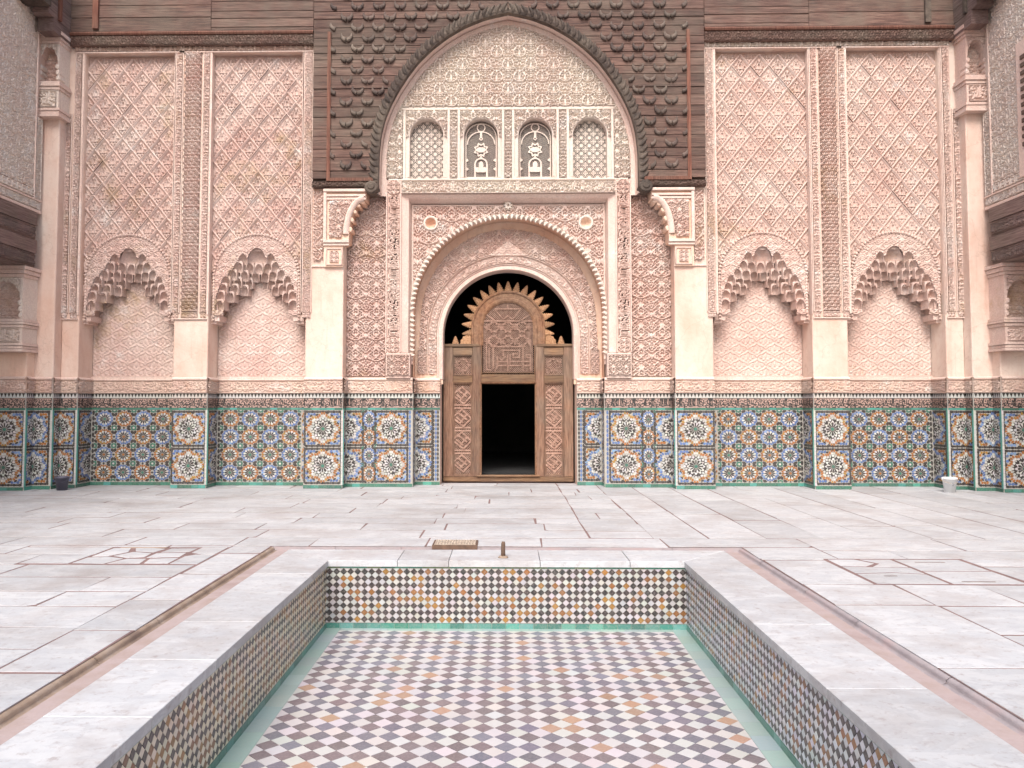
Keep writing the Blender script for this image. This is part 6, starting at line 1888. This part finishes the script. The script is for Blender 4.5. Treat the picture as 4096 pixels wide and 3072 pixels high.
courses_x(-CHX - 0.44, CHX + 0.8, CHY, 9.9, 0.6, 0.9, 1.6)
courses_y(-CHX - 0.44, -CHX, 2.6, CHY, 0.5, 0.85, 1.1)
courses_x(-9.6, -CHX - 0.44, 2.6, 9.9, 0.56, 1.0, 1.9)
courses_y(CHX, CHX + 0.8, 2.6, CHY, 0.9, 1.3, 1.9)
courses_x(CHX + 0.8, 9.6, 2.6, 9.9, 0.85, 1.3, 2.4)
slabs = []
for r in rects:
    q = [r]
    for h in holes: q = [z for y in q for z in sub(y, h)]
    slabs += [z for z in q if z[2] - z[0] > 0.05 and z[3] - z[1] > 0.05]
def in_view(r):
    cx, cy = (r[0] + r[2]) / 2, (r[1] + r[3]) / 2
    ex = (r[2] - r[0]) / 2
    return r[3] > 3.3 and abs(cx) - ex < 0.65 * r[3] + 0.3 and r[1] < 16.2
vis = [r for r in slabs if in_view(r)]
vis.sort(key=lambda r: -((r[2] - r[0]) * (r[3] - r[1])) / (((r[1] + r[3]) / 2) ** 3))
rest = MB()
def slab_poly(r, j=0.02):
    x0, y0, x1, y1 = r
    g = [rnd.uniform(0.005, 0.014), rnd.uniform(0.008, 0.03), rnd.uniform(0.005, 0.014), rnd.uniform(0.008, 0.03)]
    p = [(x0 + g[0], y0 + g[1]), (x1 - g[2], y0 + g[1]), (x1 - g[2], y1 - g[3]), (x0 + g[0], y1 - g[3])]
    q = [(a + rnd.uniform(-j, j) * 0.6, b + rnd.uniform(-j, j) * 0.6) for a, b in p]
    # nicked corner now and then
    if rnd.random() < 0.25:
        k = rnd.randrange(4); c = rnd.uniform(0.03, 0.09)
        a, b = q[k], q[k - 1]; d = q[(k + 1) % 4]
        f1_ = c / max(0.1, math.hypot(b[0] - a[0], b[1] - a[1])); f2_ = c * rnd.uniform(0.6, 1.6) / max(0.1, math.hypot(d[0] - a[0], d[1] - a[1]))
        q[k:k + 1] = [(a[0] + (b[0] - a[0]) * f1_, a[1] + (b[1] - a[1]) * f1_), (a[0] + (d[0] - a[0]) * f2_, a[1] + (d[1] - a[1]) * f2_)]
    return q
for i, r in enumerate(vis):
    tz = rnd.uniform(0.0, 0.0022)
    if i < 300:
        m = MB(); m.prism(slab_poly(r), on_floor(0), tz, -0.05, 0.0012); m.build('slab', M['marble'], floor)
    else:
        rest.prism(slab_poly(r), on_floor(0), tz, -0.05, 0.0012)
for r in slabs:
    if not in_view(r): rest.prism(slab_poly(r), on_floor(0), 0.001, -0.05, 0.0012)
rest.build('far_slabs', M['marble'], floor, kind='stuff')
# broken patch of crazy paving
hx0, hy0, hx1, hy1 = holes[0]
frag = [[(0.02, 0.05), (0.35, 0.02), (0.42, 0.3), (0.2, 0.42), (0.03, 0.35)], [(0.38, 0.03), (0.7, 0.04), (0.66, 0.3), (0.46, 0.3)], [(0.74, 0.05), (0.98, 0.04), (0.97, 0.36), (0.7, 0.3)], [(0.04, 0.42), (0.2, 0.46), (0.3, 0.7), (0.22, 0.95), (0.04, 0.93)], [(0.25, 0.46), (0.44, 0.35), (0.6, 0.4), (0.58, 0.62), (0.36, 0.7)],
        [(0.64, 0.36), (0.96, 0.42), (0.94, 0.66), (0.64, 0.62)], [(0.36, 0.75), (0.58, 0.68), (0.62, 0.9), (0.45, 0.96), (0.28, 0.94)], [(0.66, 0.68), (0.95, 0.72), (0.96, 0.95), (0.68, 0.93)]]
for f_ in frag:
    m = MB(); m.prism([(hx0 + (hx1 - hx0) * a, hy0 + (hy1 - hy0) * b) for a, b in f_], on_floor(-0.012), rnd.uniform(0.0115, 0.0135), -0.03, 0.0012); m.build('broken_slab', M['marble'], floor)
m = MB(); m.box(hx0 + 0.1, hx0 + 0.62, hy1 - 0.05, hy1 - 0.005, -0.05, 0.004); m.build('raised_edge', M['brownstone'], floor)
# inspection cover
hx0, hy0, hx1, hy1 = holes[1]
def rel(a, b): return (hx0 + (hx1 - hx0) * a, hy0 + (hy1 - hy0) * b)
for f_ in ([(0.03, 0.03), (0.48, 0.03), (0.48, 0.36), (0.3, 0.42), (0.03, 0.38)], [(0.03, 0.41), (0.3, 0.45), (0.48, 0.39), (0.48, 0.62), (0.03, 0.66)], [(0.03, 0.69), (0.2, 0.68), (0.3, 0.8), (0.22, 0.97), (0.03, 0.97)], [(0.24, 0.66), (0.48, 0.65), (0.48, 0.97), (0.26, 0.97), (0.34, 0.8)],
           [(0.51, 0.03), (0.97, 0.03), (0.97, 0.48), (0.51, 0.48)], [(0.51, 0.51), (0.97, 0.51), (0.97, 0.97), (0.51, 0.97)]):
    m = MB(); m.prism([rel(a, b) for a, b in f_], on_floor(-0.012), 0.0122, -0.03, 0.0012); m.build('cover_slab', M['marble'], floor)
m = MB()
for (a, b, w_) in ((0.7, 0.1, 0.3), (0.22, 0.3, 0.12), (0.72, 0.86, 0.3)):
    p = rel(a, b); m.box(p[0] - w_ / 2, p[0] + w_ / 2, p[1] - 0.012, p[1] + 0.012, -0.02, 0.0012)
m.build('lifting_slots', M['iron'], floor)
# drain channel round the pool
m = MB()
zc_ = -0.05
m.face([(-CHX, 1.9, zc_), (-PXo, 1.9, zc_), (-PXo, CHY, zc_), (-CHX, CHY, zc_)]); m.face([(PXo, 1.9, zc_), (CHX, 1.9, zc_), (CHX, CHY, zc_), (PXo, CHY, zc_)]); m.face([(-PXo, PYo, zc_), (PXo, PYo, zc_), (PXo, CHY, zc_), (-PXo, CHY, zc_)])
m.build('channel_bed', M['channel'], floor)
for s in (-1, 1):
    y = 2.0
    while y < CHY - 0.01:
        e = min(CHY, y + rnd.uniform(0.8, 1.4))
        b_ = MB(); xin = s * (CHX - rnd.uniform(0.01, 0.03))
        b_.sweep([(s * CHX, y + 0.003, -s, 0), (s * CHX, e - 0.003, -s, 0)], [(-0.03, -0.008), (-0.004, -0.006), (0.014, -0.012), (0.03, -0.026), (0.028, -0.04), (0.06, -0.052)], on_floor(0))
        b_.build('channel_kerb', M['brownstone'] if s < 0 else M['greystone'], floor, True); y = e
x = -CHX
while x < CHX - 0.01:
    e = min(CHX, x + rnd.uniform(0.6, 1.2))
    b_ = MB(); b_.box(x + 0.003, e - 0.003, CHY - 0.008, CHY + 0.01, -0.09, -0.006); b_.build('channel_kerb', M['greystone'], floor); x = e

# ------------------------------------------------------------------ pool
pool = thing('tiled_pool', 'sunken rectangular pool lined with checkered diamond tiles, empty, marble rim', 'pool', (0, 5.3, -0.68))
ZF = -0.68
Y0p = 2.2
# rim slabs
yj = [Y0p, 3.4, 4.26, 5.2, 6.09, 7.03, 7.8, PYo]
for s in (-1, 1):
    js = yj if s < 0 else [Y0p, 3.3, 4.75, 6.1, 7.25, PYo]
    for i in range(len(js) - 1):
        xa, xb = sorted((s * (PX - 0.025), s * (PXo - 0.004)))
        p = [(xa, js[i] + 0.003), (xb, js[i] + 0.003), (xb, js[i + 1] - 0.003), (xa, js[i + 1] - 0.003)]
        if i == len(js) - 2:
            # mitre at the back corner
            p = [(xa, js[i] + 0.003), (xb, js[i] + 0.003), (xb, PYo), (xa, PYb + 0.0)] if s > 0 else [(xa, js[i] + 0.003), (xb, js[i] + 0.003), (xb, PYb), (xa, PYo)]
        m = MB(); m.prism(p, on_floor(0), 0.006 + rnd.uniform(-0.002, 0.002), -0.055, 0.003); m.build('rim_slab', M['marble'], pool)
xj = [-PXo, W(1607, 2215, 8.8)[0], W(1804, 2215, 8.8)[0], W(2155, 2215, 8.8)[0], W(2500, 2215, 8.8)[0], PXo]
for i in range(len(xj) - 1):
    xa, xb = xj[i] + 0.003, xj[i + 1] - 0.003
    p = [(xa, PYb - 0.025), (xb, PYb - 0.025), (xb, PYo), (xa, PYo)]
    if i == 0: p = [(-PX + 0.025, PYb - 0.025), (xb, PYb - 0.025), (xb, PYo), (-PXo + 0.004, PYo)]
    if i == len(xj) - 2: p = [(xa, PYb - 0.025), (PX - 0.025, PYb - 0.025), (PXo - 0.004, PYo), (xa, PYo)]
    m = MB(); m.prism(p, on_floor(0), 0.006 + rnd.uniform(-0.002, 0.002), -0.055, 0.003); m.build('rim_slab', M['marble'], pool)
# walls: bed, top line, diamonds, bottom course
m = MB()
m.box(-PX - 0.3, -PX, Y0p, PYb + 0.3, ZF - 0.1, -0.056); m.box(PX, PX + 0.3, Y0p, PYb + 0.3, ZF - 0.1, -0.056); m.box(-PX, PX, PYb, PYb + 0.3, ZF - 0.1, -0.056)
m.build('basin_wall', M['grout_warm'], pool)
m = MB(); m.box(-PX, PX, Y0p, PYb, ZF - 0.1, ZF); m.build('basin_floor', M['grout'], pool)
DK = [col('#232022'), col('#2a2226'), col('#1f2226'), col('#33282a')]
def wall_tiles(mp, a0, a1, name, warm, white='#aeacab'):
    t = MB()
    top, bot = -0.075, ZF + 0.062
    n = round((a1 - a0) / 0.0713); p = (a1 - a0) / n; rws = 8; q = (top - bot) / rws
    for i in range(n + 1):
        for j in range(rws + 1):
            for (ox, oz, k) in ((0.5, 0.5, 'd'), (0, 0, 'w')):
                cx, cz = a0 + (i + ox) * p, bot + (j + oz) * q
                if (ox and (i == n or j == rws)): continue
                poly = [(cx, cz - q / 2 + 0.0022), (cx + p / 2 - 0.0022, cz), (cx, cz + q / 2 - 0.0022), (cx - p / 2 + 0.0022, cz)]
                poly = [(min(max(a, a0), a1), min(max(b, bot), top)) for a, b in poly]
                u_ = []
                for v_ in poly:
                    if not u_ or math.hypot(v_[0] - u_[-1][0], v_[1] - u_[-1][1]) > 1e-5: u_.append(v_)
                if len(u_) < 3: continue
                if k == 'd': c = jit(rnd.choice(DK), 0.3) if rnd.random() > warm else jit(rnd.choice([col('#80501c'), col('#744a22'), col('#8c6322')]), 0.15)
                else: c = jit(col(white), 0.1)
                t.prism(u_, mp, 0.006 + rnd.uniform(-0.0008, 0.0008), 0.001, 0, c)
    o = t.build(name, M['pooltile'], pool, kind='stuff')
    t = MB(); L = a1 - a0; n = int(L / 0.14)
    for i in range(n):
        x0, x1 = a0 + L * i / n + 0.0015, a0 + L * (i + 1) / n - 0.0015
        t.prism([(x0, ZF + 0.004), (x1, ZF + 0.004), (x1, ZF + 0.058), (x0, ZF + 0.058)], mp, 0.007, 0, 0, jit(rnd.choice([col('#47877b'), col('#2f7568'), col('#568d83'), col('#3a7267')]), 0.2))
        t.prism([(x0, -0.073), (x1, -0.073), (x1, -0.057), (x0, -0.057)], mp, 0.008, 0, 0, jit(rnd.choice([col('#4f8a78'), col('#6d8560'), col('#3f7f6a')]), 0.2))
    t.build('green_course', M['pooltile'], pool, kind='stuff')
wall_tiles(on_front(PYb), -PX, PX, 'back_wall_tiles', 0.27)
wall_tiles(on_left(-PX), Y0p, PYb, 'side_wall_tiles', 0.42, '#d2c8b4')  # warm bounced light put into these cream whites
wall_tiles(on_right(PX), -PYb, -Y0p, 'side_wall_tiles', 0.36, '#c6cad0')  # cool sky light put into these bluish whites
# floor: pale aqua border, diamonds
t = MB()
bw = 0.155
for s in (-1, 1):
    n = 26
    for i in range(n):
        y0, y1 = Y0p + (PYb - Y0p) * i / n + 0.001, Y0p + (PYb - Y0p) * (i + 1) / n - 0.001
        xa, xb = sorted((s * (PX - 0.008), s * (PX - bw + 0.002)))
        t.prism([(xa, y0), (xb, y0), (xb, y1), (xa, y1)], on_floor(ZF), 0.006, 0, 0, jit(col('#93aaa6'), 0.06))
for i in range(14):
    x0, x1 = -PX + bw + (2 * PX - 2 * bw) * i / 14 + 0.001, -PX + bw + (2 * PX - 2 * bw) * (i + 1) / 14 - 0.001
    t.prism([(x0, PYb - 0.085), (x1, PYb - 0.085), (x1, PYb - 0.008), (x0, PYb - 0.008)], on_floor(ZF), 0.006, 0, 0, jit(col('#93aaa6'), 0.06))
t.build('aqua_border', M['pooltile'], pool, kind='stuff')
fx0, fx1, fy1 = -PX + bw, PX - bw, PYb - 0.088
nc = 21; pf = (fx1 - fx0) / nc
def dia(p): 
    g = 0.0028
    b = MB(); b.prism([(0, -p / 2 + g), (p / 2 - g, 0), (0, p / 2 - g), (-p / 2 + g, 0)], lambda a, c, h: (a, c, h), 0.006, -0.002, 0.0012)
    return b.mesh('floor_tile', M['floortile_o'])
DIA = dia(pf)
FC = [col('#4e4c60'), col('#59464b'), col('#454858'), col('#5d4b50'), col('#4c3f44'), col('#565a6a')]
cand = []
nr = int((fy1 - Y0p) / pf)
for j in range(nr + 1):
    for i in range(nc + 1):
        for (ox, k) in ((0.5, 'd'), (0.0, 'w')):
            cx, cy = fx0 + (i + ox) * pf, fy1 - (j + ox) * pf
            if ox and i == nc: continue
            c = (jit(rnd.choice(FC), 0.18) if rnd.random() > 0.09 else jit(col('#9a7250'), 0.15)) if k == 'd' else jit(col('#bcbab9'), 0.06)
            whole = fx0 + pf * 0.45 < cx < fx1 - pf * 0.45 and cy < fy1 - pf * 0.4
            cand.append((cy, cx, whole, c))
def infr(cx, cy):
    px_, = (abs(cx) / cy,)
    return cy > 4.9
vt = sorted([c for c in cand if c[2] and infr(c[1], c[0])], key=lambda c: c[0])[:300]
vset = set((c[0], c[1]) for c in vt)
for cy, cx, wh, c in vt:
    place('floor_tile', DIA, pool, (cx, cy, ZF + rnd.uniform(-0.0008, 0.0008)), (rnd.uniform(-0.004, 0.004), rnd.uniform(-0.004, 0.004), 0), color=c)
t = MB()
for cy, cx, wh, c in cand:
    if (cy, cx) in vset: continue
    g = 0.0028
    poly = [(cx, cy - pf / 2 + g), (cx + pf / 2 - g, cy), (cx, cy + pf / 2 - g), (cx - pf / 2 + g, cy)]
    poly = [(min(max(a, fx0), fx1), min(max(b, Y0p), fy1)) for a, b in poly]
    u_ = []
    for v_ in poly:
        if not u_ or math.hypot(v_[0] - u_[-1][0], v_[1] - u_[-1][1]) > 1e-5: u_.append(v_)
    if len(u_) < 3: continue
    t.prism(u_, on_floor(ZF), 0.006 + rnd.uniform(-0.0008, 0.0008), 0, 0, c)
t.build('far_floor_tiles', M['floortile'], pool, kind='stuff')

# ------------------------------------------------------------------ small things
def bucket(name, label, x, y, r0, r1, h, mat, handle=True):
    o = thing(name, label, 'bucket', (x, y, 0), None)
    n = 28; prof = [(0.0, 0.004), (r0, 0.004), (r0 + 0.004, 0.0), (r1, h - 0.03), (r1 + 0.012, h - 0.03), (r1 + 0.014, h - 0.004), (r1 + 0.008, h), (r1 - 0.004, h), (r1 - 0.008, h - 0.02), (r0 - 0.006, 0.012), (0.0, 0.012)]
    m = MB(); k = len(prof)
    for q in range(n):
        a = 2 * math.pi * q / n
        for (r_, z) in prof: m.v.append((x + r_ * math.cos(a), y + r_ * math.sin(a), z))
    for q in range(n):
        q2 = (q + 1) % n
        for j in range(k - 1):
            m.f.append((q * k + j, q2 * k + j, q2 * k + j + 1, q * k + j + 1)); m.c.append(None); m.m.append(0)
    m.build('pail', M[mat], o, True)
    m = MB()
    m.tube([(x + (r1 + 0.018) * math.cos(t), y - (r1 * 0.9) * math.sin(t) * 0.9 - 0.01 * math.sin(t), h - 0.03 - 0.07 * math.sin(t)) for t in [math.pi * i / 14 for i in range(15)]], 0.004, 5)
    m.build('handle', M['iron_pale'] if mat == 'bucket_w' else M['bucket_d'], o)
    for s in (-1, 1):
        m = MB(); m.prism(pcs_oval(y, h - 0.03, 0, 0.03, 0.03, 8), (lambda s: (lambda a, b, hh: (x + s * (r1 + 0.004 + hh), a, b)))(s), 0.015, 0, 0); m.build('handle_lug', M[mat], o)
    return o
xb_, _ = W(3799, 1950, 15.05)
bk = bucket('bucket', 'white plastic bucket standing by the tiled corner', xb_, 15.05, 0.085, 0.118, 0.265, 'bucket_w')
m = MB()      # small faint stamp on the side
for q in range(5): m.box(xb_ - 0.004 + rnd.uniform(-0.012, 0.02), xb_ + 0.004 + rnd.uniform(0, 0.012), 15.05 - 0.1095, 15.05 - 0.1075, 0.12 + q * 0.011, 0.125 + q * 0.011)
m.build('stamp', M['bucket_d'], bk)
xb_, _ = W(248, 1945, 15.12)
bucket('bucket', 'dark blue-grey plastic bucket in the tiled corner', xb_, 15.12, 0.085, 0.115, 0.25, 'bucket_d')

# drain grate beside the rim
gx0, gx1 = W(1735, 2165, 9.5)[0], W(1912, 2165, 9.5)[0]
gr = thing('drain_grate', 'tilted rusty metal grate over the drain behind the pool rim', 'grate', ((gx0 + gx1) / 2, 9.45, 0))
m = MB(); m.box(gx0, gx1, CHY - 0.035, CHY - 0.012, -0.07, 0.02); m.box(gx0, gx0 + 0.02, CHY - 0.012, CHY + 0.32, -0.01, 0.02); m.box(gx1 - 0.02, gx1, CHY - 0.012, CHY + 0.32, -0.01, 0.02); m.box(gx0 + 0.02, gx1 - 0.02, CHY + 0.30, CHY + 0.32, -0.01, 0.02)
m.build('grate_frame', M['iron'], gr)
n = 15
for i in range(n):
    x = gx0 + 0.03 + (gx1 - gx0 - 0.06) * i / (n - 1)
    m = MB(); m.box(x - 0.0055, x + 0.0055, CHY - 0.01, CHY + 0.298, 0.012, 0.03); m.build('bar', M['iron_pale'], gr)
for k in range(4):
    y = CHY + 0.02 + 0.26 * k / 3
    m = MB(); m.box(gx0 + 0.022, gx1 - 0.022, y - 0.005, y + 0.005, 0.006, 0.028); m.build('cross_bar', M['iron_pale'], gr)
m = MB(); m.box(gx0 + 0.01, gx1 - 0.01, CHY - 0.01, CHY + 0.3, -0.03, 0.003); m.build('shade_block', M['wood_dark'], gr)  # solid dark block stands in for the shade between the bars
# spout pipe in the rim
xp, _ = W(2013, 2210, 8.6)
pp = thing('water_pipe', 'short rusty upright pipe stub on the pool rim', 'pipe', (xp, 8.62, 0.012))
m = MB(); m.tube([(xp, 8.62, 0.01), (xp - 0.002, 8.62, 0.08), (xp, 8.62, 0.15), (xp + 0.002, 8.62, 0.17)], [0.024, 0.022, 0.021, 0.016], 12); m.build('tube', M['iron'], pp, True)
m = MB(); m.tube([(xp, 8.62, 0.008), (xp, 8.62, 0.022), (xp, 8.62, 0.028)], [0.055, 0.045, 0.026], 14); m.build('collar', M['brownstone'], pp, True)
